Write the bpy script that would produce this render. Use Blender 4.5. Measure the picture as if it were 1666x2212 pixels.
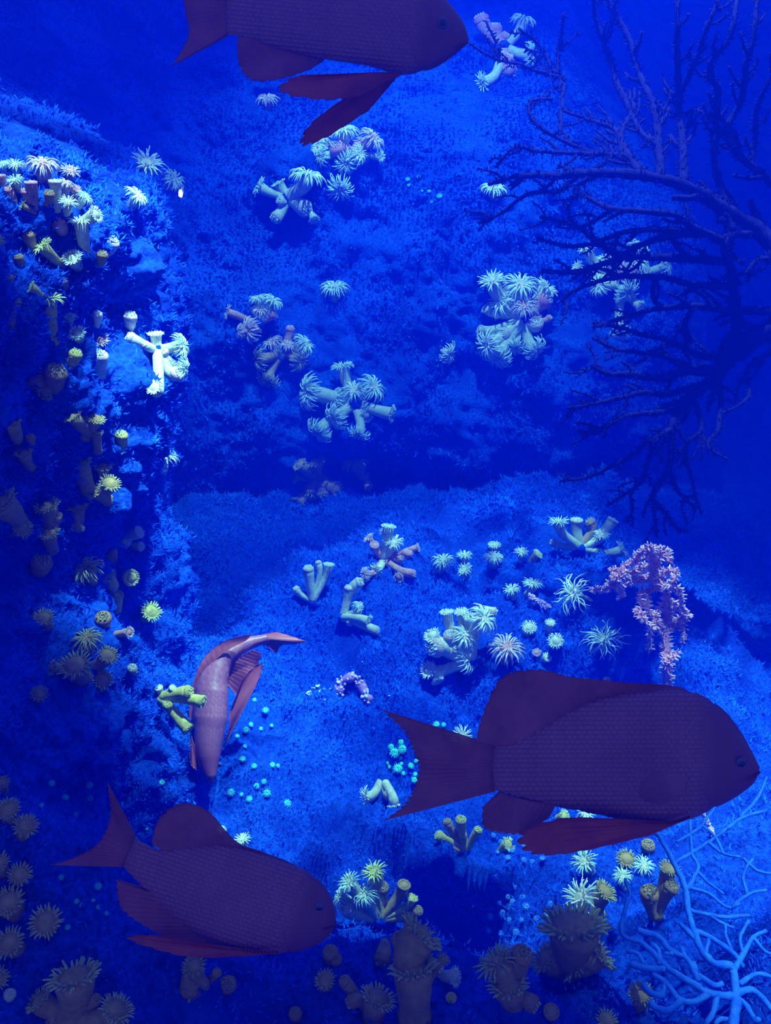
import bpy, math, random
import numpy as np
from mathutils import Vector, Matrix
from mathutils.bvhtree import BVHTree

# ------------------------------------------------------------------ scene, camera, light
for o in list(bpy.data.objects):
    bpy.data.objects.remove(o)
scene = bpy.context.scene
COL = scene.collection
vs = scene.view_settings
vs.view_transform = 'Standard'
vs.look = 'None'
vs.gamma = 1.0
vs.use_curve_mapping = False
vs.exposure = 0.0
scene.cycles.volume_bounces = 3        # light scattered more than once in the cloudy water

IW, IH, FPX = 1666.0, 2212.0, 1841.0
CAM = Vector((0.0, 0.0, 0.95))
PITCH = math.radians(22.0)
RIGHT = Vector((1, 0, 0))
FWD = Vector((0, math.cos(PITCH), -math.sin(PITCH)))
UP = Vector((0, math.sin(PITCH), math.cos(PITCH)))
cd = bpy.data.cameras.new('camera')
cd.sensor_fit = 'VERTICAL'
cd.sensor_height = 36.0
cd.lens = 36.0 * FPX / IH
cd.clip_start = 0.02
cam = bpy.data.objects.new('camera', cd)
COL.objects.link(cam)
cam.location = CAM
cam.rotation_euler = (math.pi / 2 - PITCH, 0, 0)
scene.camera = cam

world = bpy.data.worlds.new('world')
scene.world = world
world.use_nodes = True
bg = world.node_tree.nodes['Background']
bg.inputs[0].default_value = (0.30, 0.36, 1.0, 1)
bg.inputs[1].default_value = 0.52


def spot(name, loc, target, power, color, angle, blend, size):
    l = bpy.data.lights.new(name, 'SPOT')
    l.energy = power
    l.color = color
    l.spot_size = math.radians(angle)
    l.spot_blend = blend
    l.shadow_soft_size = size
    o = bpy.data.objects.new(name, l)
    COL.objects.link(o)
    o.location = loc
    d = Vector(target) - Vector(loc)
    o.rotation_euler = d.to_track_quat('-Z', 'Y').to_euler()
    return o


# tank lamps above the water surface, out of the picture, plus added fill spots
LAMP = (0.50, 0.74, 1.0)
spot('tank_lamp_reef_offscreen', (0.30, 1.58, 2.45), (0.28, 1.28, 0.1), 680, LAMP, 34, 0.45, 0.025)
spot('tank_lamp_column_offscreen', (0.22, 1.10, 2.45), (-0.24, 1.19, 0.60), 780, LAMP, 18, 0.75, 0.025)
spot('crest_fill_offscreen', (-0.12, 0.74, 2.45), (-0.39, 1.08, 0.86), 480, LAMP, 13, 0.7, 0.025)  # fill spot added to brighten the crest of the rock column
spot('tank_lamp_slope_offscreen', (-0.28, 1.45, 2.50), (-0.66, 1.72, 1.0), 300, LAMP, 40, 0.9, 0.03)
spot('tank_lamp_wall_offscreen', (0.1, 1.45, 2.5), (0.12, 2.25, 1.05), 350, (0.45, 0.74, 1.0), 48, 0.9, 0.03)
spot('hump_fill_offscreen', (0.80, 0.80, 2.40), (0.60, 0.96, 0.2), 520, LAMP, 20, 0.7, 0.025)  # fill spot added to light up the right foreground hump
spot('ledge_fill_offscreen', (0.95, 0.40, 2.40), (0.46, 0.58, 0.35), 430, LAMP, 14, 0.8, 0.025)  # narrow fill added so the blue sea whip stands out

# ------------------------------------------------------------------ helpers
R = random.Random(7)


def ray(px, py):
    return FWD + RIGHT * ((px - IW / 2) / FPX) - UP * ((py - IH / 2) / FPX)


def at(px, py, t):
    return CAM + ray(px, py) * t


def _hash(ix, iy, iz, s):
    h = (ix * 374761393 + iy * 668265263 + iz * 2147483647 + s * 1274126177) & 0xFFFFFFFF
    h = ((h ^ (h >> 13)) * 1274126177) & 0xFFFFFFFF
    h = ((h ^ (h >> 16)) * 2246822519) & 0xFFFFFFFF
    return ((h ^ (h >> 15)) & 0xFFFFFF).astype(np.float32) / float(0xFFFFFF) * 2 - 1


def vnoise(P, freq, seed=0):
    """smooth value noise in -1..1; P is (n,3)"""
    Q = P * freq + 100.0
    I = np.floor(Q).astype(np.int64)
    F = (Q - I).astype(np.float32)
    F = F * F * F * (F * (F * 6 - 15) + 10)
    out = 0
    for dx in (0, 1):
        wx = F[:, 0] if dx else 1 - F[:, 0]
        for dy in (0, 1):
            wy = F[:, 1] if dy else 1 - F[:, 1]
            for dz in (0, 1):
                wz = F[:, 2] if dz else 1 - F[:, 2]
                out = out + wx * wy * wz * _hash(I[:, 0] + dx, I[:, 1] + dy, I[:, 2] + dz, seed)
    return out


def fbm(P, freq, octs, seed=0, gain=0.5):
    a, s = 1.0, 0
    for k in range(octs):
        s = s + a * vnoise(P, freq, seed + k * 17)
        freq *= 2.03
        a *= gain
    return s


def sstep(a, b, x):
    t = np.clip((x - a) / (b - a), 0, 1)
    return t * t * (3 - 2 * t)


def link(name, me, parent=None):
    o = bpy.data.objects.new(name, me)
    COL.objects.link(o)
    if parent is not None:
        o.parent = parent
    return o


def np_mesh(name, V, F, mat, smooth=True):
    """V (n,3), F (m,3) or (m,4) or list of such arrays"""
    V = np.asarray(V, np.float32)
    Fs = F if isinstance(F, list) else [F]
    Fs = [np.asarray(f, np.int32) for f in Fs if len(f)]
    me = bpy.data.meshes.new(name)
    me.vertices.add(len(V))
    me.vertices.foreach_set('co', V.ravel())
    tot = sum(f.size for f in Fs)
    me.loops.add(tot)
    me.loops.foreach_set('vertex_index', np.concatenate([f.ravel() for f in Fs]))
    npoly = sum(len(f) for f in Fs)
    me.polygons.add(npoly)
    cnt = np.concatenate([np.full(len(f), f.shape[1], np.int32) for f in Fs])
    st = np.concatenate([[0], np.cumsum(cnt)[:-1]]).astype(np.int32)
    me.polygons.foreach_set('loop_start', st)
    me.update(calc_edges=True)
    me.validate()
    if smooth:
        me.polygons.foreach_set('use_smooth', np.ones(len(me.polygons), bool))
    if mat is not None:
        me.materials.append(mat)
    return me


def grid_faces(nu, nv, off=0, wrap=False):
    i = np.arange(nu - 1)[:, None]
    nj = nv if wrap else nv - 1
    j = np.arange(nj)[None, :]
    j2 = (j + 1) % nv
    a = i * nv + j
    b = (i + 1) * nv + j
    c = (i + 1) * nv + j2
    d = i * nv + j2
    return np.stack([a, b, c, d], -1).reshape(-1, 4) + off


class MB:
    """collects tubes, grids and blobs into one mesh"""

    def __init__(self):
        self.V, self.Q, self.T, self.n = [], [], [], 0

    def add(self, V, Q=None, T=None):
        V = np.asarray(V, np.float32)
        if Q is not None and len(Q):
            self.Q.append(np.asarray(Q) + self.n)
        if T is not None and len(T):
            self.T.append(np.asarray(T) + self.n)
        self.V.append(V)
        self.n += len(V)

    def tube(self, pts, rad, sides=8, cap=True):
        P = np.asarray([tuple(p) for p in pts], np.float64)
        n = len(P)
        rad = np.broadcast_to(np.asarray(rad, np.float64), (n,))
        T = np.gradient(P, axis=0)
        T /= np.linalg.norm(T, axis=1)[:, None] + 1e-9
        ref = np.array([0.0, 0.0, 1.0]) if abs(T[0][2]) < 0.9 else np.array([1.0, 0, 0])
        u = np.cross(T[0], ref)
        u /= np.linalg.norm(u) + 1e-9
        V = np.zeros((n, sides, 3))
        ang = np.arange(sides) * 2 * np.pi / sides
        for i in range(n):
            u = u - T[i] * np.dot(u, T[i])
            u /= np.linalg.norm(u) + 1e-9
            w = np.cross(T[i], u)
            V[i] = P[i] + rad[i] * (np.cos(ang)[:, None] * u + np.sin(ang)[:, None] * w)
        Q = grid_faces(n, sides, 0, True)
        V = V.reshape(-1, 3)
        Tn = []
        if cap:
            V = np.vstack([V, P[0] - T[0] * rad[0] * 0.4, P[-1] + T[-1] * rad[-1] * 0.6])
            a, b = n * sides, n * sides + 1
            for j in range(sides):
                j2 = (j + 1) % sides
                Tn.append((a, j, j2))
                Tn.append((b, (n - 1) * sides + j2, (n - 1) * sides + j))
        self.add(V, Q, Tn)

    def lathe(self, prof, sides=16, origin=(0, 0, 0), wob=0.0, rng=None):
        """prof: (r,z) list; a zero radius end closes it"""
        ang = np.arange(sides) * 2 * np.pi / sides
        V = []
        for r, z in prof:
            k = np.ones(sides)
            if wob and rng:
                k = 1 + wob * np.array([rng.uniform(-1, 1) for _ in range(sides)])
            V.append(np.stack([r * k * np.cos(ang), r * k * np.sin(ang), np.full(sides, z)], -1))
        V = np.concatenate(V) + np.asarray(origin)
        self.add(V, grid_faces(len(prof), sides, 0, True)[:, ::-1])

    def ball(self, c, r, rings=6, sides=10, sq=(1, 1, 1)):
        th = np.linspace(0, np.pi, rings + 1)
        ang = np.arange(sides) * 2 * np.pi / sides
        V = np.stack([np.outer(np.sin(th), np.cos(ang)), np.outer(np.sin(th), np.sin(ang)),
                      np.outer(np.cos(th), np.ones(sides))], -1).reshape(-1, 3)
        V = V * r * np.asarray(sq) + np.asarray(tuple(c))
        self.add(V, grid_faces(rings + 1, sides, 0, True))

    def mesh(self, name, mat, smooth=True):
        F = []
        if self.Q:
            F.append(np.concatenate(self.Q))
        if self.T:
            F.append(np.concatenate(self.T))
        return np_mesh(name, np.concatenate(self.V), F, mat, smooth)

    def build(self, name, mat, parent=None, smooth=True):
        return link(name, self.mesh(name, mat, smooth), parent)


def tag(o, label, cat, group=None):
    o['label'] = label
    o['category'] = cat
    if group:
        o['group'] = group
    return o


def thing(name, loc, label, cat, group=None):
    o = bpy.data.objects.new(name, None)
    o.empty_display_size = 0.01
    COL.objects.link(o)
    o.location = loc
    return tag(o, label, cat, group)


# ------------------------------------------------------------------ materials
def new_mat(name):
    m = bpy.data.materials.new(name)
    m.use_nodes = True
    nt = m.node_tree
    b = nt.nodes['Principled BSDF']
    return m, nt, b


def noisy(name, c1, c2, scale=60.0, rough=0.7, bump=0.4, dist=0.002, detail=5.0, sss=0.0, spec=0.3, c3=None, scale3=8.0):
    """two colours mixed by noise (a third in larger blotches) with a noise bump"""
    m, nt, b = new_mat(name)
    N, L = nt.nodes.new, nt.links.new
    tc = N('ShaderNodeTexCoord')
    n1 = N('ShaderNodeTexNoise')
    n1.inputs['Scale'].default_value = scale
    n1.inputs['Detail'].default_value = detail
    n1.inputs['Roughness'].default_value = 0.65
    L(tc.outputs['Object'], n1.inputs['Vector'])
    cr = N('ShaderNodeValToRGB')
    cr.color_ramp.elements[0].position = 0.36
    cr.color_ramp.elements[1].position = 0.66
    cr.color_ramp.elements[0].color = (*c1, 1)
    cr.color_ramp.elements[1].color = (*c2, 1)
    L(n1.outputs['Fac'], cr.inputs['Fac'])
    out = cr.outputs['Color']
    if c3 is not None:
        n3 = N('ShaderNodeTexNoise')
        n3.inputs['Scale'].default_value = scale3
        n3.inputs['Detail'].default_value = 4
        L(tc.outputs['Object'], n3.inputs['Vector'])
        r3 = N('ShaderNodeValToRGB')
        r3.color_ramp.elements[0].position = 0.48
        r3.color_ramp.elements[1].position = 0.64
        L(n3.outputs['Fac'], r3.inputs['Fac'])
        mx = N('ShaderNodeMixRGB')
        mx.inputs['Color2'].default_value = (*c3, 1)
        L(r3.outputs['Color'], mx.inputs['Fac'])
        L(out, mx.inputs['Color1'])
        out = mx.outputs['Color']
    L(out, b.inputs['Base Color'])
    b.inputs['Roughness'].default_value = rough
    b.inputs['Specular IOR Level'].default_value = spec
    if sss:
        b.inputs['Subsurface Weight'].default_value = sss
        b.inputs['Subsurface Radius'].default_value = (0.004, 0.003, 0.003)
    if bump:
        bp = N('ShaderNodeBump')
        bp.inputs['Strength'].default_value = bump
        bp.inputs['Distance'].default_value = dist
        L(n1.outputs['Fac'], bp.inputs['Height'])
        L(bp.outputs['Normal'], b.inputs['Normal'])
    return m


M = {}
M['rock'] = noisy('encrusted_rock', (0.001, 0.022, 0.42), (0.008, 0.115, 0.98), 150, 0.85, 1.0, 0.006, 8, spec=0.12,  # blue cast of the light put into rock, seabed and turf colours
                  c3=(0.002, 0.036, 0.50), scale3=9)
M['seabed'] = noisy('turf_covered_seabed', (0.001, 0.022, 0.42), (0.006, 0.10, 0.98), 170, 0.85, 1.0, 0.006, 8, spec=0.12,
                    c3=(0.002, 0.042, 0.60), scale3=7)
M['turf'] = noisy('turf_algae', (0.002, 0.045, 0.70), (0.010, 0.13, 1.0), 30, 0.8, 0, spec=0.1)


# ------------------------------------------------------------------ the reef: seabed, back rock wall, left rock
def terrain(name, V, nu, nv, mat, flip=False):
    F = grid_faces(nu, nv)
    if flip:
        F = F[:, ::-1]
    me = np_mesh(name, V, F, mat)
    o = link(name, me)
    o['kind'] = 'structure'
    return o, V, F


def gauss(x, y, cx, cy, sx, sy):
    return np.exp(-((x - cx) / sx) ** 2 - ((y - cy) / sy) ** 2)


def floor_z(x, y):
    z = 0.02 + 0.11 * sstep(0.9, 2.1, y) + 0.0 * x
    z = z + 0.27 * sstep(0.80, 0.50, y)                        # foreground ledge
    z = z + 0.22 * gauss(x, y, -0.36, 0.62, 0.17, 0.22)        # mound at the foot of the left rock
    z = z + 0.13 * gauss(x, y, 0.22, 0.78, 0.12, 0.12)         # lit hump
    z = z + 0.20 * gauss(x, y, 0.50, 0.80, 0.20, 0.25)         # hump with the blue sea whip
    Q = np.stack([x, y, 0 * x], -1)
    xj, yj = x + 0.035 * fbm(Q, 11, 3, 91), y + 0.03 * fbm(Q, 13, 3, 95)
    z = z - 0.30 * sstep(0.965, 0.90, yj) * sstep(0.66, 0.80, yj) * np.exp(-((xj - 0.085) / 0.06) ** 2)   # dark cleft under a step
    z = z + 0.13 * gauss(x, y, 0.50, 1.42, 0.17, 0.22)         # mound with the pink sea fan
    z = z + 0.07 * gauss(x, y, 0.18, 1.45, 0.22, 0.20)
    z = z + 0.06 * gauss(x, y, -0.05, 1.75, 0.20, 0.16)
    z = z + 0.07 * gauss(x, y, 0.42, 1.95, 0.25, 0.15)
    z = z - 0.07 * gauss(x, y, 0.02, 1.18, 0.10, 0.10)
    z = z - 0.05 * gauss(x, y, -0.12, 1.45, 0.10, 0.12)
    z = z - 0.09 * gauss(x, y, -0.12, 1.03, 0.045, 0.06)
    z = z - 0.25 * sstep(0.72, 1.25, x) * sstep(0.9, 1.3, y)
    z = z + 0.10 * sstep(-0.25, -0.45, x) * sstep(1.3, 1.0, y)
    return z


nx, ny = 520, 470
gx = np.linspace(-1.0, 2.6, nx)
gx = np.sign(gx) * np.abs(gx)
gy = 0.22 + 4.4 * np.linspace(0, 1, ny) ** 1.7
X, Y = np.meshgrid(gx, gy, indexing='ij')
x, y = X.ravel(), Y.ravel()
P = np.stack([x, y, np.zeros_like(x)], -1)
z = floor_z(x, y)
z = z + 0.045 * fbm(P, 5.0, 3, 3) + 0.018 * fbm(P, 21, 2, 9) + 0.009 * fbm(P, 75, 2, 21)
V = np.stack([x, y, z], -1)
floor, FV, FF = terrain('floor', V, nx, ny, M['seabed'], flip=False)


def wall_y(x, z):
    y = 2.06 + 0.12 * sstep(0.35, 0.05, z) + 0.72 * np.clip(z - 0.32, 0, 9) ** 1.5 - 0.05 * gauss(x, z, 0.05, 0.62, 0.3, 0.12)
    y = y - 0.55 * sstep(-0.30, -1.10, x)
    y = y + 2.3 * sstep(0.62, 1.75, x) + 0.35 * sstep(0.45, 0.8, x) * sstep(0.8, 1.3, z)
    y = y - 0.16 * gauss(x, z, 0.22, 0.86, 0.22, 0.2) - 0.12 * gauss(x, z, -0.18, 0.98, 0.16, 0.10)
    y = y + 0.10 * gauss(x, z, -0.22, 0.62, 0.14, 0.18)
    return y


nx, nz = 420, 300
X, Z = np.meshgrid(np.linspace(-1.9, 2.9, nx), np.linspace(-0.15, 2.3, nz), indexing='ij')
x, z = X.ravel(), Z.ravel()
y = wall_y(x, z)
P = np.stack([x, y, z], -1)
y = y + 0.065 * fbm(P, 3.2, 3, 40) + 0.022 * fbm(P, 13, 3, 47) + 0.012 * fbm(P, 60, 2, 55)
V = np.stack([x, y, z], -1)
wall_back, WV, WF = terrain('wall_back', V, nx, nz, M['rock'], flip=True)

# left rock: a leaning buttress, horizontal sections are superellipses
na, nz = 620, 330
A, Z = np.meshgrid(np.linspace(-0.62 * np.pi, 0.52 * np.pi, na), np.linspace(-0.25, 1.12, nz), indexing='ij')
a, z = A.ravel(), Z.ravel()
top = sstep(1.12, 0.86, z) ** 0.5
rx = (0.56 + 0.03 * np.sin(z * 7 + 1.0)) * (0.25 + 0.75 * top)
ry = 0.62 * (0.3 + 0.7 * top)
rx = rx - 0.03 * sstep(0.45, 0.1, z)
n_ = 2.4
ca, sa = np.cos(a), np.sin(a)
rr = (np.abs(ca) ** n_ + np.abs(sa) ** n_) ** (-1 / n_)
cx = -0.90 - 0.02 * (z - 0.5)
cy = 1.16 + 0.26 * (z - 0.5)
x = cx + rx * rr * ca
y = cy + ry * rr * sa
P = np.stack([x, y, z], -1)
d = 0.055 * fbm(P, 4.5, 3, 70) + 0.024 * fbm(P, 17, 3, 77) + 0.011 * fbm(P, 62, 2, 83) + 0.0035 * vnoise(P, 190, 88)
x = x + ca * d
y = y + sa * d
V = np.stack([x, y, z], -1)
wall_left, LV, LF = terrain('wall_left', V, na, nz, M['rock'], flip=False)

allV = np.concatenate([FV, WV, LV])
allF = np.concatenate([FF, WF + len(FV), LF + len(FV) + len(WV)])
BVH = BVHTree.FromPolygons([tuple(v) for v in allV.tolist()], allF.tolist())


def hit(px, py):
    """point, depth along the view axis and normal of the reef at a pixel of the photograph"""
    d = ray(px, py)
    loc, nor, idx, dist = BVH.ray_cast(CAM, d.normalized())
    if loc is None:
        return at(px, py, 2.5), 2.5, -FWD
    if nor.dot(d) > 0:
        nor = -nor
    return loc, (loc - CAM).dot(FWD), nor


# ------------------------------------------------------------------ turf algae on the rocks (uncountable)
def turf(ground, V, nor, idx, lo, hi, seed, width=0.28):
    rg = np.random.default_rng(seed)
    n = len(idx)
    p = V[idx] + rg.normal(0, 0.003, (n, 3))
    d = nor[idx] * 1.0 + rg.normal(0, 0.45, (n, 3)) + np.array([0, 0, 0.25])
    d /= np.linalg.norm(d, axis=1)[:, None]
    u = np.cross(d, rg.normal(0, 1, (n, 3)))
    u /= np.linalg.norm(u, axis=1)[:, None]
    w = np.cross(d, u)
    L = rg.uniform(lo, hi, n)[:, None] * np.clip(p[:, 1:2] / 1.1, .8, 1.9)
    r = L * width
    tip = p + d * L + rg.normal(0, 0.12, (n, 3)) * L
    b = p - d * 0.002
    v = np.stack([b + u * r, b - u * r * 0.5 + w * r * 0.87, b - u * r * 0.5 - w * r * 0.87, tip], 1).reshape(-1, 3)
    k = np.arange(n)[:, None] * 4
    F = np.concatenate([k + np.array([[0, 1, 3]]), k + np.array([[1, 2, 3]]), k + np.array([[2, 0, 3]])])
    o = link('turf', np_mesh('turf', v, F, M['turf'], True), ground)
    o['kind'] = 'stuff'
    return o


def normals(o):
    n = np.zeros(len(o.data.vertices) * 3, np.float32)
    o.data.vertices.foreach_get('normal', n)
    return n.reshape(-1, 3)


def scatter(V, mask, n, seed, patch, freq):
    """random vertex numbers, thicker where a noise is high"""
    rg = np.random.default_rng(seed)
    c = np.nonzero(mask)[0]
    w = np.clip(0.55 + patch * vnoise(V[c].astype(np.float64), freq, seed), 0.02, None)
    return rg.choice(c, n, True, w / w.sum())


m = (FV[:, 1] > 0.35) & (FV[:, 1] < 2.25) & (np.abs(FV[:, 0]) < 0.32 + 0.48 * FV[:, 1])
turf(floor, FV, normals(floor), scatter(FV, m, 110000, 1, 0.9, 14), 0.003, 0.0065, 1)
m = (LV[:, 0] > -0.85) & (LV[:, 2] > 0.0)
turf(wall_left, LV, normals(wall_left), scatter(LV, m, 130000, 2, 1.1, 18), 0.003, 0.0065, 2)
m = (WV[:, 0] > -1.1) & (WV[:, 0] < 0.95) & (WV[:, 2] < 1.6)
turf(wall_back, WV, normals(wall_back), scatter(WV, m, 100000, 3, 1.3, 9), 0.003, 0.0065, 3)

# ------------------------------------------------------------------ cup coral polyps
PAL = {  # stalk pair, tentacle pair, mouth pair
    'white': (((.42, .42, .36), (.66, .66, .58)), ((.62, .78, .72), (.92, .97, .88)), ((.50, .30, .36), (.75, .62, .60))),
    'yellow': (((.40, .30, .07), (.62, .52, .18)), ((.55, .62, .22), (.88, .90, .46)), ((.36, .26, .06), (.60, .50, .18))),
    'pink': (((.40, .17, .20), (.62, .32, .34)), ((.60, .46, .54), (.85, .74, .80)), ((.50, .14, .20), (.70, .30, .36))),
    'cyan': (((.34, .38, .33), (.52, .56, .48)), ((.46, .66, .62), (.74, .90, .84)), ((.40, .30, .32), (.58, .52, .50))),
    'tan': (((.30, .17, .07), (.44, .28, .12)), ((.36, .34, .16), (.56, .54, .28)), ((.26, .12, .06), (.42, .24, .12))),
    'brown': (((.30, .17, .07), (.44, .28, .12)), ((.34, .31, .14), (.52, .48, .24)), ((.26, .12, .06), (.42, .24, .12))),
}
for k, (a, b_, c) in PAL.items():
    M['stalk_' + k] = noisy('polyp_stalk_' + k, a[0], a[1], 160, 0.65, 0.5, 0.0015, 4)
    M['tent_' + k] = noisy('polyp_tentacle_' + k, b_[0], b_[1], 3.0, 0.5, 0, 0.001, 3)
    M['mouth_' + k] = noisy('polyp_mouth_' + k, c[0], c[1], 5.0, 0.5, 0.3, 0.02, 3)


def tentacle(mb, th, r, z0, e0, e1, ln, thick, rng, segs=4, wave=0.0):
    """a tapering tentacle leaving the disc at angle th; its elevation runs from e0 to e1 degrees"""
    p = np.array([r * math.cos(th), r * math.sin(th), z0])
    pts = [p.copy()]
    ph = rng.uniform(0, 6.28)
    for k in range(segs):
        f = k / max(1, segs - 1)
        e = math.radians(e0 + (e1 - e0) * f)
        a = th + wave * math.sin(ph + f * 5.0)
        p = p + np.array([math.cos(e) * math.cos(a), math.cos(e) * math.sin(a), math.sin(e)]) * ln / segs
        pts.append(p.copy())
    mb.tube(pts, np.linspace(thick, thick * 0.45, len(pts)), 4)


CROWN = {}
STALK_R = {'O': .50, 'D': .52, 'N': .70, 'L': .36, 'C': .86, 'T': .86}


def crown(typ, var, col):
    key = (typ, var, col)
    if key in CROWN:
        return CROWN[key]
    rng = random.Random(hash((ord(typ), var)) & 0xFFFF)
    t, m = MB(), MB()
    if typ == 'O':
        for n, r, e0, e1, ln in ((18, .50, 8, -25, .58), (15, .40, 38, 5, .60), (10, .26, 66, 45, .42)):
            o = rng.uniform(0, 6)
            for i in range(n):
                tentacle(t, o + i * 6.283 / n + rng.uniform(-.14, .14), r, .05, e0 + rng.uniform(-12, 12), e1 + rng.uniform(-25, 20),
                         ln * rng.uniform(.75, 1.15), .062, rng, 4, .22)
        m.lathe([(.52, -.12), (.54, 0), (.42, .08), (.20, .15), (.10, .10), (.0, .02)], 16, wob=.03, rng=rng)
    elif typ == 'D':
        for n, r, e0, e1, ln in ((20, .50, 0, -80, .85), (20, .44, 30, -75, 1.05), (15, .30, 55, -60, .95), (9, .16, 70, -10, .55)):
            o = rng.uniform(0, 6)
            for i in range(n):
                tentacle(t, o + i * 6.283 / n + rng.uniform(-.16, .16), r, .06, e0 + rng.uniform(-14, 14), e1 + rng.uniform(-18, 26),
                         ln * rng.uniform(.75, 1.12), .060, rng, 5, .25)
        m.lathe([(.50, -.30), (.58, -.05), (.50, .12), (.30, .22), (.12, .20), (.0, .10)], 16, wob=.03, rng=rng)
    elif typ == 'N':
        for n, r, e0, e1, ln in ((24, .70, 30, 5, .36), (20, .60, 60, 40, .34)):
            o = rng.uniform(0, 6)
            for i in range(n):
                tentacle(t, o + i * 6.283 / n + rng.uniform(-.1, .1), r, .0, e0 + rng.uniform(-14, 18), e1 + rng.uniform(-25, 25),
                         ln * rng.uniform(.7, 1.2), .075, rng, 3, .2)
        m.lathe([(.72, -.15), (.74, -.02), (.62, .06), (.36, .02), (.20, .08), (.09, .04), (.0, -.08)], 18, wob=.03, rng=rng)
    elif typ == 'L':
        for n, r, e0, e1, ln in ((22, .34, 10, -60, 1.35), (20, .28, 40, -40, 1.5), (12, .18, 70, 0, 1.1)):
            o = rng.uniform(0, 6)
            for i in range(n):
                tentacle(t, o + i * 6.283 / n + rng.uniform(-.2, .2), r, .05, e0 + rng.uniform(-20, 20), e1 + rng.uniform(-40, 40),
                         ln * rng.uniform(.6, 1.15), .042, rng, 8, .55)
        m.lathe([(.36, -.2), (.40, -.02), (.30, .10), (.12, .12), (.0, .04)], 14, wob=.04, rng=rng)
    elif typ == 'C':
        for i in range(14):
            th = i * 6.283 / 14 + rng.uniform(-.2, .2)
            tentacle(t, th, rng.uniform(.46, .60), .40, 60, 150, rng.uniform(.26, .40), .095, rng, 3, .2)
        for i in range(7):
            tentacle(t, i * .9, .22, .50, 50, 140, rng.uniform(.16, .26), .085, rng, 3, .2)
        m.lathe([(.86, -.20), (.92, .04), (.84, .28), (.62, .44), (.36, .48), (.16, .42), (.0, .30)], 16, wob=.05, rng=rng)
    else:
        for n, r, ln in ((20, .80, .17), (16, .64, .14)):
            for i in range(n):
                tentacle(t, i * 6.283 / n + rng.uniform(-.1, .1), r, .10, 55, 75, ln * rng.uniform(.5, 1.3), .060, rng, 2, .1)
        m.lathe([(.86, -.30), (.93, -.05), (.92, .10), (.80, .16), (.64, .10), (.56, -.10), (.44, -.45), (.0, -.55)], 18, wob=.03, rng=rng)
    CROWN[key] = (t.mesh('tentacles', M['tent_' + col]), m.mesh('mouth', M['mouth_' + col]))
    return CROWN[key]


def bez(a, b, c, d, n):
    return [a * (1 - k) ** 3 + b * 3 * k * (1 - k) ** 2 + c * 3 * k * k * (1 - k) + d * k ** 3 for k in [i / (n - 1) for i in range(n)]]


def axis_of(ang, tilt):
    a, t = math.radians(ang), math.radians(tilt)
    v = RIGHT * math.cos(a) * math.cos(t) + UP * math.sin(a) * math.cos(t) - FWD * math.sin(t)
    return v.normalized()


def put_polyp(root, base, head, axis, D, typ, col, polyp_parent, stalk_name):
    """a stalk from base to head with its crown; every coordinate relative to the root's place"""
    rad = D / 2
    o = root.location
    ln = (head - base).length
    top = head - axis * rad * 0.06
    pts = bez(base, base + (head - base) * 0.35, top - axis * ln * 0.4, top, 9)
    sr = STALK_R[typ] * rad
    if typ in 'CT':
        prof = [.78, .74, .74, .78, .82, .86, .92, .97, 1.0]
    else:
        prof = [1.02, .92, .86, .84, .85, .88, .93, 1.0, 1.06]
    mb = MB()
    k = .60 if typ in 'N' and D > .05 else 1.0
    pr = [p * sr * (k + (1 - k) * (i / 8.0)) * R.uniform(.96, 1.04) for i, p in enumerate(prof)]
    mb.tube([p - o for p in pts], pr, 12)
    st = mb.build(stalk_name, M['stalk_' + col], root)
    tm, mm = crown(typ, R.randrange(3), col)
    q = axis.to_track_quat('Z', 'Y').to_matrix().to_4x4() @ Matrix.Rotation(R.uniform(0, 6.28), 4, 'Z')
    mat = Matrix.Translation(head - o) @ q @ Matrix.Scale(rad, 4)
    par = st if polyp_parent == 'stalk' else root
    for nm, me in (('tentacles', tm), ('mouth', mm)):
        c = link(nm, me, par)
        c.matrix_local = mat
    return st


COLN = {'white': 'white', 'yellow': 'yellow', 'pink': 'pink', 'cyan': 'pale cyan', 'tan': 'tan', 'brown': 'dark brown'}


def look(typ, col, d, ang):
    s = ('tiny ' if d <= 20 else 'small ' if d <= 26 else '' if d <= 34 else 'broad ' if d <= 43 else 'large ' if d <= 55 else 'very large ')
    c = COLN[col]
    if 200 < ang % 360 < 340:
        s = 'hanging ' + s
    return {'O': f'{s}open {c} coral polyp', 'D': f'{s}drooping {c} coral polyp', 'N': f'{s}fringed {c} coral polyp', 'L': f'{s}{c} anemone',
            'C': f'{s}closed {c} coral polyp', 'T': f'{s}tubular {c} coral polyp'}[typ]


GROW = 1.12


def solitary(place, group, items):
    for it in items:
        x, y, d, typ, col, ang, tilt, L = it[:8]
        lab = it[8] if len(it) > 8 else look(typ, col, d, ang) + ' ' + place
        d = d * (1.2 if 'rock column' in place else GROW)
        ca = math.cos(math.radians(tilt))
        bx = x - L * d * ca * math.cos(math.radians(ang))
        by = y + L * d * ca * math.sin(math.radians(ang))
        loc, t, n = hit(bx, by)
        D = d * t / FPX
        ax = axis_of(ang, tilt)
        head = loc + ax * L * D
        # keep the head clear of the rock that stands behind it
        lh, th, nh = hit(x, y)
        dep = (head - CAM).dot(FWD)
        if dep > th - 0.25 * D:
            head = CAM + (head - CAM) * ((th - 0.25 * D) / dep)
        root = thing('anemone' if typ == 'L' else 'cup_coral_polyp', loc, lab, 'anemone' if typ == 'L' else 'coral polyp', group)
        put_polyp(root, loc - n * 0.3 * D - ax * 0.2 * D, head, ax, D, typ, col, 'root', 'stalk')


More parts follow.
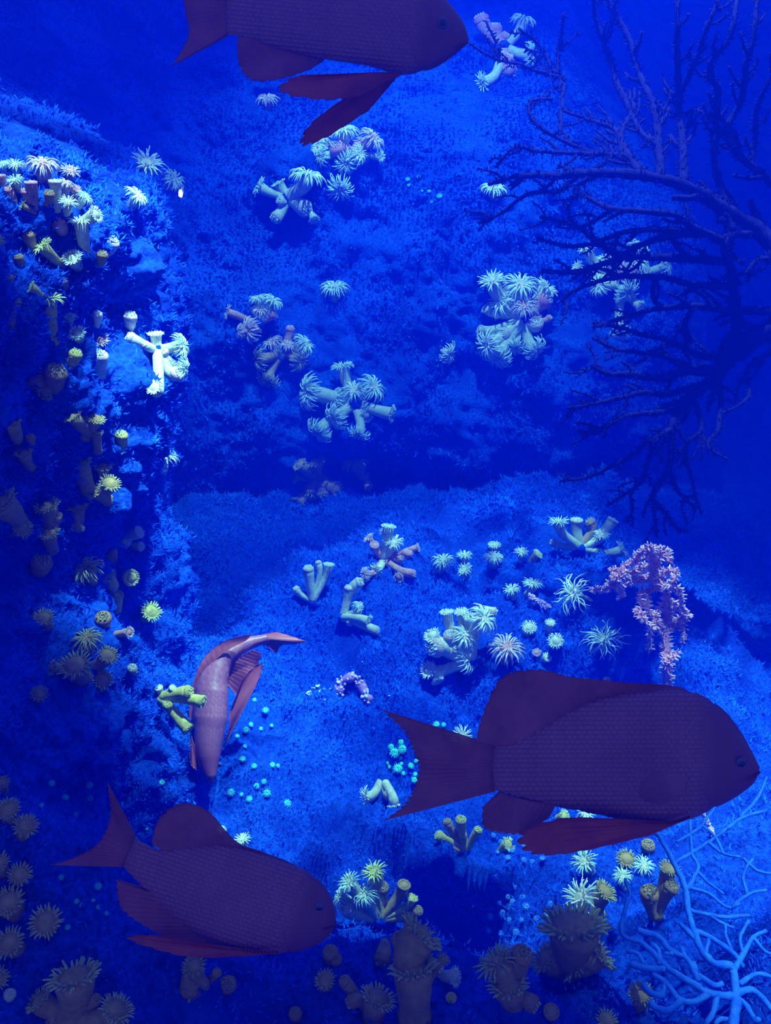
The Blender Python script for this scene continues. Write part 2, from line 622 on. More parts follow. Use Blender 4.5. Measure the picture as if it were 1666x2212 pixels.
def colony(label, bx, by, heads, col, lift=0.5, spread=0.6, trunk=None):
    loc, t, n = hit(bx, by)
    Dm = sum(h[2] for h in heads) / len(heads) * t / FPX
    root = thing('cup_coral_colony', loc, label, 'coral')
    node = loc + n * Dm * lift
    tr = (trunk or 0.42) * Dm
    mb = MB()
    mb.tube([loc - n * 0.6 * Dm - loc, Vector((0, 0, 0)), node - loc, node + n * .2 * Dm - loc], [tr * 1.5, tr * 1.25, tr, tr * .7], 12)
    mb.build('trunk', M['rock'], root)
    for h in heads:
        x, y, d, typ = h[:4]
        d = d * GROW
        c = h[4] if len(h) > 4 and h[4] else col
        lh, th, nh = hit(x, y)
        D = d * t / FPX
        tt = min(t - 0.35 * D - R.uniform(0, spread) * Dm, th - 0.4 * D)
        head = at(x, y, tt)
        D = d * tt / FPX
        if len(h) > 5:
            ax = axis_of(h[5], h[6])
        else:
            v = (head - node).normalized()
            ax = (v * 0.75 - FWD * 0.35 + Vector((0, 0, 0.35))).normalized()
        put_polyp(root, node - n * .2 * Dm, head, ax, D, typ, c, 'stalk', 'polyp')
    return root

# ------------------------------------------------------------------ the polyps: x, y of the head, width, state, colour, direction, tilt, stalk
solitary('at the lit crest of the rock column', 'polyps on the lit crest of the rock column', [
    (40, 364, 36, 'O', 'cyan', 70, 45, .6), (101, 364, 54, 'D', 'pink', 80, 40, .5), (158, 377, 38, 'O', 'pink', 60, 50, .5),
    (40, 397, 34, 'O', 'cyan', 100, 50, .6), (6, 386, 22, 'T', 'pink', 95, 25, 1.2), (76, 404, 25, 'T', 'pink', 90, 30, 1.5),
    (128, 402, 25, 'T', 'white', 85, 30, 1.6), (147, 402, 30, 'D', 'pink', 70, 30, .8), (168, 414, 23, 'C', 'pink', 60, 30, .8),
    (188, 431, 28, 'D', 'cyan', 40, 30, .8), (91, 381, 25, 'O', 'pink', 80, 40, .6), (55, 449, 23, 'O', 'tan', 150, 30, 1.0),
    (24, 417, 23, 'C', 'pink', 110, 30, .9), (156, 446, 38, 'O', 'white', 60, 45, .8), (131, 488, 29, 'C', 'pink', 120, 45, .5),
    (10, 360, 26, 'D', 'cyan', 90, 40, .6), (62, 420, 22, 'C', 'pink', 100, 40, .8), (112, 425, 22, 'C', 'tan', 80, 40, .8),
])
solitary('on the lit upper face of the rock column', 'polyps on the lit upper face of the rock column', [
    (215, 471, 33, 'N', 'white', 15, 25, 1.3), (193, 497, 47, 'O', 'white', 88, 28, 1.9), (69, 515, 27, 'C', 'brown', 90, 40, .9),
    (3, 522, 24, 'O', 'tan', 30, 40, .7), (104, 542, 42, 'O', 'yellow', 130, 40, 1.0), (165, 565, 39, 'N', 'white', 100, 60, .6),
    (249, 532, 31, 'C', 'white', 50, 35, 1.1), (225, 555, 23, 'C', 'tan', 70, 40, .7), (24, 602, 18, 'C', 'tan', 90, 40, .6),
    (72, 624, 25, 'N', 'yellow', 150, 35, .7), (114, 655, 62, 'O', 'yellow', 88, 22, 1.1), (30, 668, 52, 'O', 'brown', 90, 40, .8),
    (155, 688, 29, 'O', 'cyan', 80, 40, .6), (215, 683, 20, 'C', 'white', 85, 45, .8), (286, 688, 28, 'C', 'white', 80, 35, .8),
    (173, 723, 33, 'N', 'cyan', 90, 65, .5), (222, 737, 33, 'N', 'pink', 60, 65, .5), (170, 769, 27, 'C', 'yellow', 62, 30, 1.1),
    (222, 774, 34, 'C', 'white', 80, 40, .7), (45, 560, 20, 'C', 'tan', 100, 40, .6), (140, 610, 22, 'C', 'tan', 90, 50, .5),
])
colony('branching white coral tubes standing on the outer corner of the rock column', 338, 770, [
    (282, 730, 27, 'C', 'white', 150, 25), (314, 745, 20, 'C', 'white', 130, 30), (336, 722, 33, 'N', 'white', 88, 25), (353, 760, 25, 'C', 'white', 110, 50),
    (355, 776, 20, 'C', 'white', 95, 30), (392, 747, 46, 'D', 'cyan', 8, 15), (383, 808, 33, 'C', 'white', 20, 35), (396, 795, 36, 'D', 'cyan', -10, 10),
    (333, 838, 35, 'N', 'white', 100, 62)], 'tan', lift=.9)
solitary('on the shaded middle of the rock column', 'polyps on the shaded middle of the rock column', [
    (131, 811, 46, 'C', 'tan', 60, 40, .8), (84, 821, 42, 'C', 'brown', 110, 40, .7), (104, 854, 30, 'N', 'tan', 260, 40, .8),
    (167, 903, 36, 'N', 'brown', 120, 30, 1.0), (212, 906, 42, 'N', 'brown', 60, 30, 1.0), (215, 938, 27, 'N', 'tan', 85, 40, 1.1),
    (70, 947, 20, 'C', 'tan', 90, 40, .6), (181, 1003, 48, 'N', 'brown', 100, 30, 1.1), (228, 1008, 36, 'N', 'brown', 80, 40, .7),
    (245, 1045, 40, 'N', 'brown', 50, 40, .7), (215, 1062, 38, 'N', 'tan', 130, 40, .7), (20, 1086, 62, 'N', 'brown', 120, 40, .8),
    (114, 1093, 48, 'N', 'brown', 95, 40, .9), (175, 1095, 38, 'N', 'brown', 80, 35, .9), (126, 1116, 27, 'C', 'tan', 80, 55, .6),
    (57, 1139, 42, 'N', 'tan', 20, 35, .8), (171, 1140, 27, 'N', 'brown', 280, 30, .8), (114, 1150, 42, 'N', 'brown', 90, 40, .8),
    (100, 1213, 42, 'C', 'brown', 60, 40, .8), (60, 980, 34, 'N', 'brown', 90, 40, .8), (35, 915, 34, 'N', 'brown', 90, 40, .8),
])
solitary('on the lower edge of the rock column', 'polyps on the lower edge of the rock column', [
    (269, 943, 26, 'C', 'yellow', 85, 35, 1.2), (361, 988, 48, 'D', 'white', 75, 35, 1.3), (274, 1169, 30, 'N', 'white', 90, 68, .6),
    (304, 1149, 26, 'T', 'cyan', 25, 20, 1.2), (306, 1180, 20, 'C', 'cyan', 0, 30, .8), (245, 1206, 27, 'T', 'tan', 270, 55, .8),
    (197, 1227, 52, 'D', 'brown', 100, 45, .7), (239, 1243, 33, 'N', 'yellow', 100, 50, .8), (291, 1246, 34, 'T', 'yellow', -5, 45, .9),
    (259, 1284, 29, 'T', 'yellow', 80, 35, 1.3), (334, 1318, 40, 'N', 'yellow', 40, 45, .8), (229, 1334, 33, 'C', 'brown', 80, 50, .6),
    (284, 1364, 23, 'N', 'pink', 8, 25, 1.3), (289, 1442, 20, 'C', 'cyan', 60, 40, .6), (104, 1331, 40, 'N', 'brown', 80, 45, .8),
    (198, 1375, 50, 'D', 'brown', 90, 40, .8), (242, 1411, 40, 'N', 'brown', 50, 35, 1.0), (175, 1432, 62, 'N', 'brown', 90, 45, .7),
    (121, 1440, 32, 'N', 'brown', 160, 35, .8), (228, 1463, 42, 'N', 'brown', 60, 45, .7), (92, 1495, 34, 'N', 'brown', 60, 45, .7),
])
colony('five yellow coral tubes branching beside the downward swimming fish', 338, 1512, [
    (343, 1486, 18, 'T', 'white', 100, 35), (373, 1486, 16, 'T', 'white', 55, 35), (405, 1495, 30, 'C', 'yellow', 8, 12), (437, 1516, 28, 'T', 'yellow', -12, 12),
    (363, 1522, 23, 'C', 'yellow', 100, 40), (407, 1575, 30, 'T', 'yellow', -42, 15)], 'yellow', lift=.7)
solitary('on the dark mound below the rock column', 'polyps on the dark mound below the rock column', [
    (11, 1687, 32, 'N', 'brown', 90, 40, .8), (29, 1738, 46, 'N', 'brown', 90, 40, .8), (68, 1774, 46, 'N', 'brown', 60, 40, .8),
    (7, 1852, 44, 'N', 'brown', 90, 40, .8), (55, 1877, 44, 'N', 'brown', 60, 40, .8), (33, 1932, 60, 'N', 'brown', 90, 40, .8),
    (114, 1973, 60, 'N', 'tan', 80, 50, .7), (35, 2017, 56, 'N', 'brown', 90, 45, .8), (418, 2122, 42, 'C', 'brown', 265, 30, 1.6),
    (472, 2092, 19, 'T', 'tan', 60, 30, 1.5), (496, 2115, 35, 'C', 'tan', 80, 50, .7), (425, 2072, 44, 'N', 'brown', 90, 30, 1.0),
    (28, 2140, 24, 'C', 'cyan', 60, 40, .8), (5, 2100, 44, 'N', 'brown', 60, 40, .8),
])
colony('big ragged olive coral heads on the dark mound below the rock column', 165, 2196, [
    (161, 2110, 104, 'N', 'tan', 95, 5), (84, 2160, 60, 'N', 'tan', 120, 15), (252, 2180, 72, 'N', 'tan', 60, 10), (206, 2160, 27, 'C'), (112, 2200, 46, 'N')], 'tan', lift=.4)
solitary('beside the dark red fish', 'polyps peeping out behind the dark red fish', [
    (481, 1790, 20, 'C', 'cyan', 60, 40, .7), (525, 1810, 36, 'O', 'white', 95, 20, .7)])
colony('white coral pair with one cup bending down near forked tail', 826, 1728, [
    (790, 1722, 42, 'O', 'white', 172, 20), (852, 1738, 28, 'N', 'white', -82, 8), (842, 1716, 26, 'C', 'white', 60, 40)], 'white', lift=1.5)
colony('stubby brown coral fingers with pale yellow tips below the fish', 996, 1846, [
    (966, 1776, 20, 'C', 'tan', 115, 15), (996, 1772, 25, 'C', 'yellow', 90, 30), (1000, 1804, 18, 'C', 'yellow', 90, 60),
    (1033, 1794, 21, 'C', 'yellow', 62, 20), (949, 1806, 24, 'C', 'yellow', 150, 20), (985, 1836, 22, 'C', 'tan', 230, 40)], 'tan', lift=.8)
solitary('under the large fish', 'polyps below the large fish', [
    (1096, 1816, 32, 'N', 'yellow', 50, 35, 1.0), (998, 1586, 46, 'O', 'white', 80, 50, .5), (1262, 1750, 38, 'O', 'white', 60, 40, .6),
    (1217, 1757, 26, 'N', 'yellow', 40, 40, .8), (1310, 1467, 15, 'N', 'pink', 90, 45, .6)])
colony('tall yellow-green coral clump beside the dark red fish head', 830, 1985, [
    (808, 1884, 54, 'O', 'yellow', 110, 25), (754, 1905, 48, 'O', 'cyan', 120, 25), (736, 1936, 38, 'D', 'cyan', 140, 20), (826, 1918, 30, 'C', 'tan', 85, 30),
    (787, 1932, 48, 'D', 'cyan', 110, 25), (873, 1912, 29, 'T', 'brown', 80, 25), (891, 1940, 24, 'N', 'yellow', 75, 15), (748, 1962, 30, 'T', 'white', 110, 25),
    (783, 1968, 28, 'N', 'yellow', 100, 35), (903, 1968, 25, 'C', 'brown', 60, 30)], 'tan', lift=.8)
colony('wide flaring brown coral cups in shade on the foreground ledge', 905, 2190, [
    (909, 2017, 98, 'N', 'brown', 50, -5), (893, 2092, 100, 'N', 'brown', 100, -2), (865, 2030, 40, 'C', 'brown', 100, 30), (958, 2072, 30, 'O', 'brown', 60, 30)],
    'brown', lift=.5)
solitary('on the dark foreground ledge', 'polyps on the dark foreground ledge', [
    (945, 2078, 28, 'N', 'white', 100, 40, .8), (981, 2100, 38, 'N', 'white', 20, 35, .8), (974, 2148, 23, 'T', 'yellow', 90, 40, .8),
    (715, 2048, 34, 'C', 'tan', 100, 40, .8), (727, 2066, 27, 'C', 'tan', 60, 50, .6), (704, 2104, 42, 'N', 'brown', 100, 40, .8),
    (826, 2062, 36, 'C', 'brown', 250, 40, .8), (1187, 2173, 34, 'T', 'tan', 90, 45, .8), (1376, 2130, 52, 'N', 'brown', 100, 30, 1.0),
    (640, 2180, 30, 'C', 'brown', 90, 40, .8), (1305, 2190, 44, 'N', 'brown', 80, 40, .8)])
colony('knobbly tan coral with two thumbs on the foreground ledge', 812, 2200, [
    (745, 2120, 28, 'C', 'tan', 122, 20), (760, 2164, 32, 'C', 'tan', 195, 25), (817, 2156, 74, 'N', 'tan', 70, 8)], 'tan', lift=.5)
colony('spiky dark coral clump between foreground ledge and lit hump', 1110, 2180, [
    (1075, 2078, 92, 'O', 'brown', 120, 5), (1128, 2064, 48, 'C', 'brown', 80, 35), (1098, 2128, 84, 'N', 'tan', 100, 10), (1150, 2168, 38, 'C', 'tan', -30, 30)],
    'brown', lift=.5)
colony('largest brown coral head in front of the blue sea whip', 1225, 2110, [
    (1239, 2000, 140, 'N', 'brown', 95, 2), (1292, 2054, 84, 'N', 'brown', 40, 8), (1180, 2070, 70, 'N', 'brown', 130, 10), (1250, 2095, 74, 'N', 'brown', -60, 30)],
    'brown', lift=.4)
colony('sunlit coral clump above the largest brown coral head', 1290, 1990, [
    (1253, 1938, 76, 'O', 'white', 130, 25), (1291, 1972, 32, 'T', 'yellow', 100, 20), (1308, 1925, 50, 'N', 'brown', 60, 25)], 'tan', lift=.6)
colony('dull red-brown coral tubes beside the blue sea whip', 1420, 1995, [
    (1404, 1930, 42, 'C', 'brown', 95, 25), (1437, 1941, 18, 'N', 'yellow', 80, 20), (1446, 1876, 42, 'N', 'brown', 85, 25), (1450, 1915, 36, 'C', 'brown', 60, 30)],
    'brown', lift=.6)
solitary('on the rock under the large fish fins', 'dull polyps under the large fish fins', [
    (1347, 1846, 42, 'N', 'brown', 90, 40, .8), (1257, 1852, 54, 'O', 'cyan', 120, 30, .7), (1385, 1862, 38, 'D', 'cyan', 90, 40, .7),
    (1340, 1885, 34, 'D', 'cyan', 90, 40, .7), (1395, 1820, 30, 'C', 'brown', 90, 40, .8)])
colony('pink and white branching coral colony on the mid floor', 842, 1218, [
    (840, 1138, 30, 'N', 'cyan', 82, 15), (833, 1148, 27, 'O', 'white', 110, 40), (851, 1171, 40, 'O', 'white', 85, 52), (796, 1162, 26, 'O', 'pink', 130, 20),
    (809, 1177, 21, 'T', 'pink', 80, 50), (903, 1183, 19, 'N', 'pink', 15, 15), (881, 1196, 24, 'C', 'pink', 75, 15), (869, 1205, 16, 'N', 'pink', 80, 40),
    (813, 1231, 31, 'O', 'white', 190, 45), (890, 1239, 20, 'C', 'pink', -5, 25), (862, 1248, 23, 'N', 'pink', 200, 60), (788, 1241, 28, 'D', 'pink', 170, 30)],
    'pink', lift=.8)
colony('blue-grey coral fingers standing at the back of the floor', 684, 1306, [
    (666, 1230, 25, 'C', 'cyan', 95, 12), (688, 1216, 15, 'C', 'cyan', 105, 12), (711, 1220, 23, 'N', 'cyan', 80, 15), (640, 1273, 17, 'C', 'cyan', 120, 12)],
    'cyan', lift=.8)
colony('pale coral with one tall bent finger on the floor', 745, 1335, [
    (753, 1271, 20, 'C', 'white', 80, 15), (775, 1259, 25, 'C', 'cyan', 30, 15), (779, 1312, 31, 'D', 'cyan', 60, 25), (756, 1346, 17, 'C', 'cyan', 262, 25),
    (796, 1342, 27, 'N', 'cyan', -15, 25), (812, 1362, 21, 'C', 'cyan', -20, 25)], 'cyan', lift=.5)
colony('biggest white coral colony on the lit floor', 980, 1432, [
    (965, 1323, 30, 'N', 'white', 98, 15), (997, 1322, 30, 'N', 'white', 100, 25), (1044, 1336, 58, 'D', 'white', 40, 35), (1066, 1322, 22, 'C', 'white', -25, 15),
    (1014, 1333, 27, 'N', 'white', 90, 40), (933, 1372, 36, 'N', 'white', 120, 30), (941, 1398, 46, 'C', 'white', 190, 40), (972, 1373, 29, 'C', 'white', 90, 45),
    (1004, 1374, 48, 'D', 'white', 60, 45), (1010, 1424, 50, 'D', 'white', 20, 35), (926, 1447, 38, 'N', 'white', 140, 40), (945, 1470, 27, 'N', 'white', -60, 40)],
    'white', lift=1.2)
solitary('on the lit floor beside the biggest white colony', 'polyps on the lit floor beside the biggest white colony', [
    (1091, 1396, 64, 'D', 'pink', 88, 40, .5), (1140, 1352, 31, 'N', 'white', 88, 50, .8), (1186, 1343, 22, 'N', 'white', 88, 35, 1.2),
    (1196, 1381, 33, 'N', 'white', 90, 60, .7), (1158, 1408, 19, 'N', 'pink', 100, 50, .6), (1180, 1418, 21, 'N', 'white', 60, 45, .6),
    (1150, 1260, 42, 'O', 'cyan', 88, 22, .7), (1104, 1273, 36, 'O', 'cyan', 110, 30, .6), (1002, 1231, 36, 'O', 'cyan', 120, 35, .6)])
solitary('on the dim far edge of the floor', 'dim polyps along the far edge of the floor', [
    (956, 1211, 40, 'D', 'cyan', 90, 35, .6), (1003, 1199, 32, 'O', 'cyan', 90, 30, .6), (1067, 1178, 27, 'N', 'cyan', 90, 30, .8),
    (1066, 1203, 34, 'D', 'cyan', 90, 35, .7), (1124, 1192, 30, 'O', 'cyan', 90, 35, .8), (1160, 1196, 23, 'N', 'yellow', 50, 30, .8)])
solitary('near the pink sea fan', 'anemones near the pink sea fan', [
    (1232, 1278, 60, 'L', 'white', 150, 40, .8, 'pale anemone with wild tentacles beside the pink sea fan tip'),
    (1298, 1380, 62, 'L', 'cyan', 110, 40, .5, 'teal anemone with swirling tentacles below the pink sea fan')])
colony('upright coral tubes on the hump behind the pink sea fan', 1256, 1188, [
    (1208, 1128, 42, 'O', 'cyan', 92, 18), (1246, 1124, 27, 'T', 'cyan', 88, 20), (1276, 1129, 25, 'C', 'tan', 130, 15), (1324, 1124, 25, 'T', 'cyan', 62, 12),
    (1300, 1155, 34, 'O', 'white', 85, 35), (1196, 1172, 19, 'C', 'cyan', 150, 20), (1344, 1188, 38, 'O', 'cyan', 30, 15)], 'cyan', lift=.6)
# upper rock wall
colony('large pompom coral cluster hanging on the upper back wall', 745, 322, [
    (742, 283, 50, 'D', 'white', 90, 35), (699, 301, 32, 'D', 'white', 130, 40), (686, 317, 36, 'D', 'white', 160, 40), (730, 320, 36, 'C', 'pink', 120, 50),
    (760, 319, 42, 'D', 'pink', 70, 55), (806, 299, 48, 'D', 'pink', 40, 40), (787, 307, 28, 'D', 'pink', 60, 40), (747, 353, 42, 'D', 'cyan', 270, 50),
    (777, 333, 36, 'D', 'white', 0, 50), (695, 338, 32, 'D', 'cyan', 200, 40), (823, 338, 26, 'O', 'cyan', -10, 40)], 'pink', lift=.5)
colony('branching pale coral just below the large pompom cluster', 632, 428, [
    (561, 404, 40, 'O', 'cyan', 150, 20), (602, 396, 30, 'N', 'cyan', 120, 25), (607, 434, 23, 'C', 'cyan', 160, 40), (597, 470, 28, 'C', 'cyan', 232, 25),
    (658, 450, 38, 'C', 'cyan', -40, 30), (679, 474, 23, 'N', 'cyan', -70, 25), (664, 380, 60, 'D', 'white', 75, 30)], 'cyan', lift=.6)
solitary('on the upper back wall', 'single polyps on the upper back wall', [
    (579, 220, 38, 'D', 'pink', 90, 45, .4), (735, 414, 48, 'D', 'cyan', 270, 45, .4), (324, 363, 66, 'O', 'cyan', 60, 60, .4),
    (378, 394, 46, 'D', 'cyan', 30, 40, .5), (301, 429, 42, 'D', 'cyan', 40, 30, .6), (1066, 413, 46, 'D', 'white', 85, 40, .4),
    (722, 626, 48, 'D', 'cyan', 90, 40, .5), (971, 768, 38, 'D', 'white', 320, 40, .5)])
colony('pinkish drooping coral cluster on the steep back wall', 553, 706, [
    (589, 651, 40, 'D', 'cyan', 60, 30), (556, 645, 30, 'D', 'cyan', 100, 30), (493, 675, 32, 'O', 'pink', 165, 15), (564, 670, 34, 'D', 'pink', 80, 40),
    (592, 681, 19, 'C', 'pink', 10, 20), (539, 713, 46, 'D', 'pink', 200, 45), (519, 716, 26, 'D', 'pink', 180, 30)], 'pink', lift=.6)
colony('dim coral cluster with one pink knob on back wall', 605, 765, [
    (587, 739, 36, 'D', 'pink', 120, 40), (623, 746, 32, 'D', 'pink', 80, 40), (627, 711, 21, 'C', 'pink', 85, 25), (658, 743, 42, 'D', 'cyan', 40, 30),
    (559, 776, 42, 'D', 'tan', 190, 30), (579, 822, 38, 'D', 'tan', 265, 30), (602, 766, 28, 'D', 'cyan', 260, 45), (648, 779, 42, 'D', 'tan', -30, 30)],
    'tan', lift=.6)
colony('cyan flower-like coral cluster on the steep back wall', 752, 866, [
    (740, 792, 46, 'O', 'cyan', 98, 22), (665, 848, 62, 'D', 'cyan', 178, 30), (764, 843, 42, 'D', 'white', 80, 60), (806, 836, 54, 'D', 'cyan', 40, 45),
    (727, 862, 40, 'D', 'cyan', 170, 40), (846, 894, 36, 'N', 'cyan', -12, 15), (792, 898, 33, 'N', 'cyan', -50, 50), (724, 902, 48, 'D', 'cyan', 215, 35),
    (688, 932, 48, 'D', 'cyan', 230, 25), (776, 938, 38, 'D', 'cyan', 252, 20)], 'cyan', lift=.7)
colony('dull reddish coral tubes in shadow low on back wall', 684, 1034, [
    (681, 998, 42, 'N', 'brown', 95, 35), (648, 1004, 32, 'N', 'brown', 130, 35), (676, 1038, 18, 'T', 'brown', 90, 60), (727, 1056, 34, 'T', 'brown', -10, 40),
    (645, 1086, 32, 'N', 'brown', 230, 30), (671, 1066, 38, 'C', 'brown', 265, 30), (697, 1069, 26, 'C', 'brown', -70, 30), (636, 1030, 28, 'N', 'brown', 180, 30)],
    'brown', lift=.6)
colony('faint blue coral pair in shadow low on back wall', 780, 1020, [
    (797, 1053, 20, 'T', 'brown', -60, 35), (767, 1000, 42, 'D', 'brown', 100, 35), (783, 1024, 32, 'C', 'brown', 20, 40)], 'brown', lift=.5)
colony('bright bristling white coral cluster beside the dark sea fan', 1116, 690, [
    (1063, 607, 60, 'O', 'white', 110, 45), (1125, 616, 62, 'D', 'white', 85, 55), (1180, 622, 54, 'O', 'white', 50, 25), (1082, 653, 56, 'D', 'white', 140, 45),
    (1132, 662, 50, 'D', 'pink', 90, 55), (1176, 648, 40, 'C', 'pink', 20, 30), (1157, 699, 36, 'C', 'white', 80, 50), (1187, 687, 16, 'C', 'pink', 45, 35),
    (1164, 684, 16, 'C', 'pink', 80, 35), (1038, 713, 22, 'T', 'cyan', 175, 35), (1049, 667, 21, 'T', 'cyan', 150, 35), (1054, 745, 52, 'D', 'white', 200, 40),
    (1114, 750, 38, 'D', 'cyan', 265, 40), (1157, 754, 44, 'D', 'cyan', -40, 30), (1075, 772, 50, 'D', 'cyan', 240, 30), (1088, 722, 34, 'C', 'cyan', 180, 35)],
    'cyan', lift=.8)
colony('bright coral cluster glimpsed behind the dark sea fan branches', 1330, 600, [
    (1268, 538, 38, 'O', 'white', 120, 35), (1305, 561, 38, 'O', 'white', 100, 40), (1247, 577, 28, 'O', 'white', 160, 35), (1374, 565, 52, 'D', 'white', 70, 40),
    (1355, 586, 42, 'C', 'pink', 80, 40), (1392, 584, 26, 'N', 'white', 30, 35), (1295, 616, 42, 'D', 'white', 170, 40), (1323, 609, 32, 'O', 'white', 100, 50),
    (1355, 630, 46, 'D', 'cyan', 300, 45), (1383, 661, 24, 'N', 'white', -40, 35), (1341, 723, 38, 'D', 'cyan', 270, 40), (1440, 576, 36, 'D', 'cyan', 10, 35),
    (1382, 532, 40, 'D', 'cyan', 70, 35)], 'cyan', lift=.8)
colony('pink-rimmed pale coral tubes behind the thin tips of the dark sea fan', 1096, 112, [
    (1040, 44, 34, 'C', 'pink', 115, 15), (1071, 62, 30, 'C', 'pink', 90, 25), (1091, 80, 25, 'C', 'pink', 60, 25), (1094, 130, 36, 'C', 'pink', 70, 25),
    (1099, 156, 36, 'T', 'pink', 280, 35), (1043, 178, 42, 'O', 'cyan', 200, 20), (1132, 44, 42, 'D', 'cyan', 75, 20), (1147, 118, 42, 'D', 'cyan', -10, 30)],
    'pink', lift=.6)

# ------------------------------------------------------------------ jewel anemones: little bulbs with knobbed tentacles
JC = {'green': ((.04, .80, .55), (.14, 1.0, .85)), 'teal': ((.02, .30, .45), (.06, .62, .80)), 'blue': ((.02, .16, .70), (.08, .36, 1.0))}
JM = {}
for k, (a, b_) in JC.items():
    mc = noisy('jewel_column_' + k, a, b_, 4, 0.35, 0, spec=.5)
    mt = noisy('jewel_knob_' + k, b_, tuple(min(1, v * 1.3 + .08) for v in b_), 4, 0.35, 0, spec=.5)
    rng = random.Random(5)
    c, t = MB(), MB()
    c.lathe([(.62, -.9), (.66, -.3), (.82, .15), (.80, .38), (.58, .52), (.24, .50), (.10, .40), (0, .34)], 14)
    for n, r, z_, tilt in ((13, .80, .36, 35), (9, .54, .54, 60), (5, .26, .56, 75)):
        for i in range(n):
            th = i * 6.283 / n + rng.uniform(-.1, .1)
            e = math.radians(tilt)
            p = np.array([r * math.cos(th), r * math.sin(th), z_])
            q = p + np.array([math.cos(e) * math.cos(th), math.cos(e) * math.sin(th), math.sin(e)]) * .20
            t.tube([p, q], [.05, .05], 4, False)
            t.ball(q, .095, 4, 6)
    JM[k] = (c.mesh('column', mc), t.mesh('tentacles', mt))


def jewels(label, group, col, pts):
    for x, y, d in pts:
        loc, t, n = hit(x, y)
        D = d * t / FPX
        ax = (n * 0.8 - FWD * 0.5 + Vector((0, 0, .3))).normalized()
        root = thing('jewel_anemone', loc, label, 'anemone', group)
        q = ax.to_track_quat('Z', 'Y').to_matrix().to_4x4() @ Matrix.Rotation(R.uniform(0, 6), 4, 'Z')
        for nm, me in (('column', JM[col][0]), ('tentacles', JM[col][1])):
            c = link(nm, me, root)
            c.matrix_local = Matrix.Translation(ax * D * .28) @ q @ Matrix.Scale(D / 2, 4)


def zz(x0, y0, s, pts):
    return [(x0 + p[0] / s, y0 + p[1] / s, p[2]) for p in pts]


jewels('glowing green jewel anemone on floor by the forked tail', 'green jewel anemones by the forked tail', 'green',
       zz(780, 1560, 7.57, [(670, 325, 13), (500, 400, 14), (700, 440, 20), (550, 495, 22), (665, 590, 8), (668, 680, 8), (805, 715, 14), (900, 635, 10),
                            (615, 775, 22), (885, 950, 15), (890, 860, 10), (390, 1090, 20), (1250, 55, 16), (1355, 45, 11), (1095, 90, 9), (1410, 195, 11),
                            (475, 730, 9), (440, 670, 8), (690, 840, 10)]))
jewels('teal jewel anemone on the floor below the downward swimming fish', 'teal jewel anemones below the downward swimming fish', 'teal',
       zz(200, 1320, 2.975, [(1122, 1172, 18), (1050, 1125, 14), (1015, 1215, 15), (1240, 1240, 18), (890, 1165, 17), (1105, 1095, 12), (1155, 995, 14),
                             (1110, 645, 16), (1040, 575, 11), (1010, 735, 12), (985, 770, 16), (925, 810, 11), (965, 960, 15), (1150, 740, 9), (1185, 997, 10),
                             (960, 600, 11), (1080, 760, 10), (975, 875, 10), (1040, 1000, 13), (960, 1180, 10), (440, 1110, 14), (345, 1400, 12)]))
jewels('tiny teal jewel anemone high on the back wall', 'tiny jewel anemones high on the back wall', 'teal',
       zz(816, 0, 1.96, [(130, 765, 11), (175, 748, 9), (135, 790, 9), (190, 812, 7), (218, 815, 9), (265, 840, 15), (230, 857, 7)]))
jewels('blue jewel anemone on the lit foreground hump', 'blue jewel anemones on the lit foreground hump', 'blue',
       zz(650, 1700, 2.777, [(1210, 750, 17), (1250, 710, 16), (1355, 725, 17), (1280, 690, 13), (1240, 655, 11), (1340, 665, 14), (1140, 770, 15), (1130, 855, 13),
                             (1300, 870, 16), (1265, 390, 12), (1245, 440, 16), (1330, 440, 13), (1450, 440, 14), (1390, 450, 12), (1290, 600, 10), (1500, 700, 15),
                             (1490, 780, 20), (1150, 290, 12), (1300, 255, 9), (1205, 330, 11), (1340, 360, 13), (1180, 400, 10), (1420, 790, 14), (1210, 880, 12),
                             (1330, 800, 11), (1260, 800, 12), (1190, 690, 10)]))
jewels('dim jewel anemone in shade behind the dark red fish', 'dim jewel anemones behind the dark red fish', 'teal',
       zz(0, 1400, 2.724, [(300, 800, 15), (530, 800, 17), (380, 890, 16), (570, 1410, 18), (450, 1490, 13), (440, 980, 13), (530, 890, 13), (545, 1490, 10),
                           (485, 1520, 12), (575, 1530, 11), (360, 1350, 14), (240, 930, 12), (400, 1650, 13), (620, 1565, 11)]))


# ------------------------------------------------------------------ sea fans
def smooth_line(pts, n):
    P_ = np.asarray(pts, float)
    P_ = np.vstack([2 * P_[0] - P_[1], P_, 2 * P_[-1] - P_[-2]])
    out = []
    m_ = len(P_) - 3
    for k in np.linspace(0, m_ - 1e-6, n):
        i = int(k)
        f = k - i
        a, b_, c, d_ = P_[i], P_[i + 1], P_[i + 2], P_[i + 3]
        out.append(0.5 * ((2 * b_) + (-a + c) * f + (2 * a - 5 * b_ + 4 * c - d_) * f * f + (-a + 3 * b_ - 3 * c + d_) * f ** 3))
    return np.array(out)


def px_len(p):
    p = np.asarray(p, float)
    return float(np.linalg.norm(np.diff(p, axis=0), axis=1).sum())


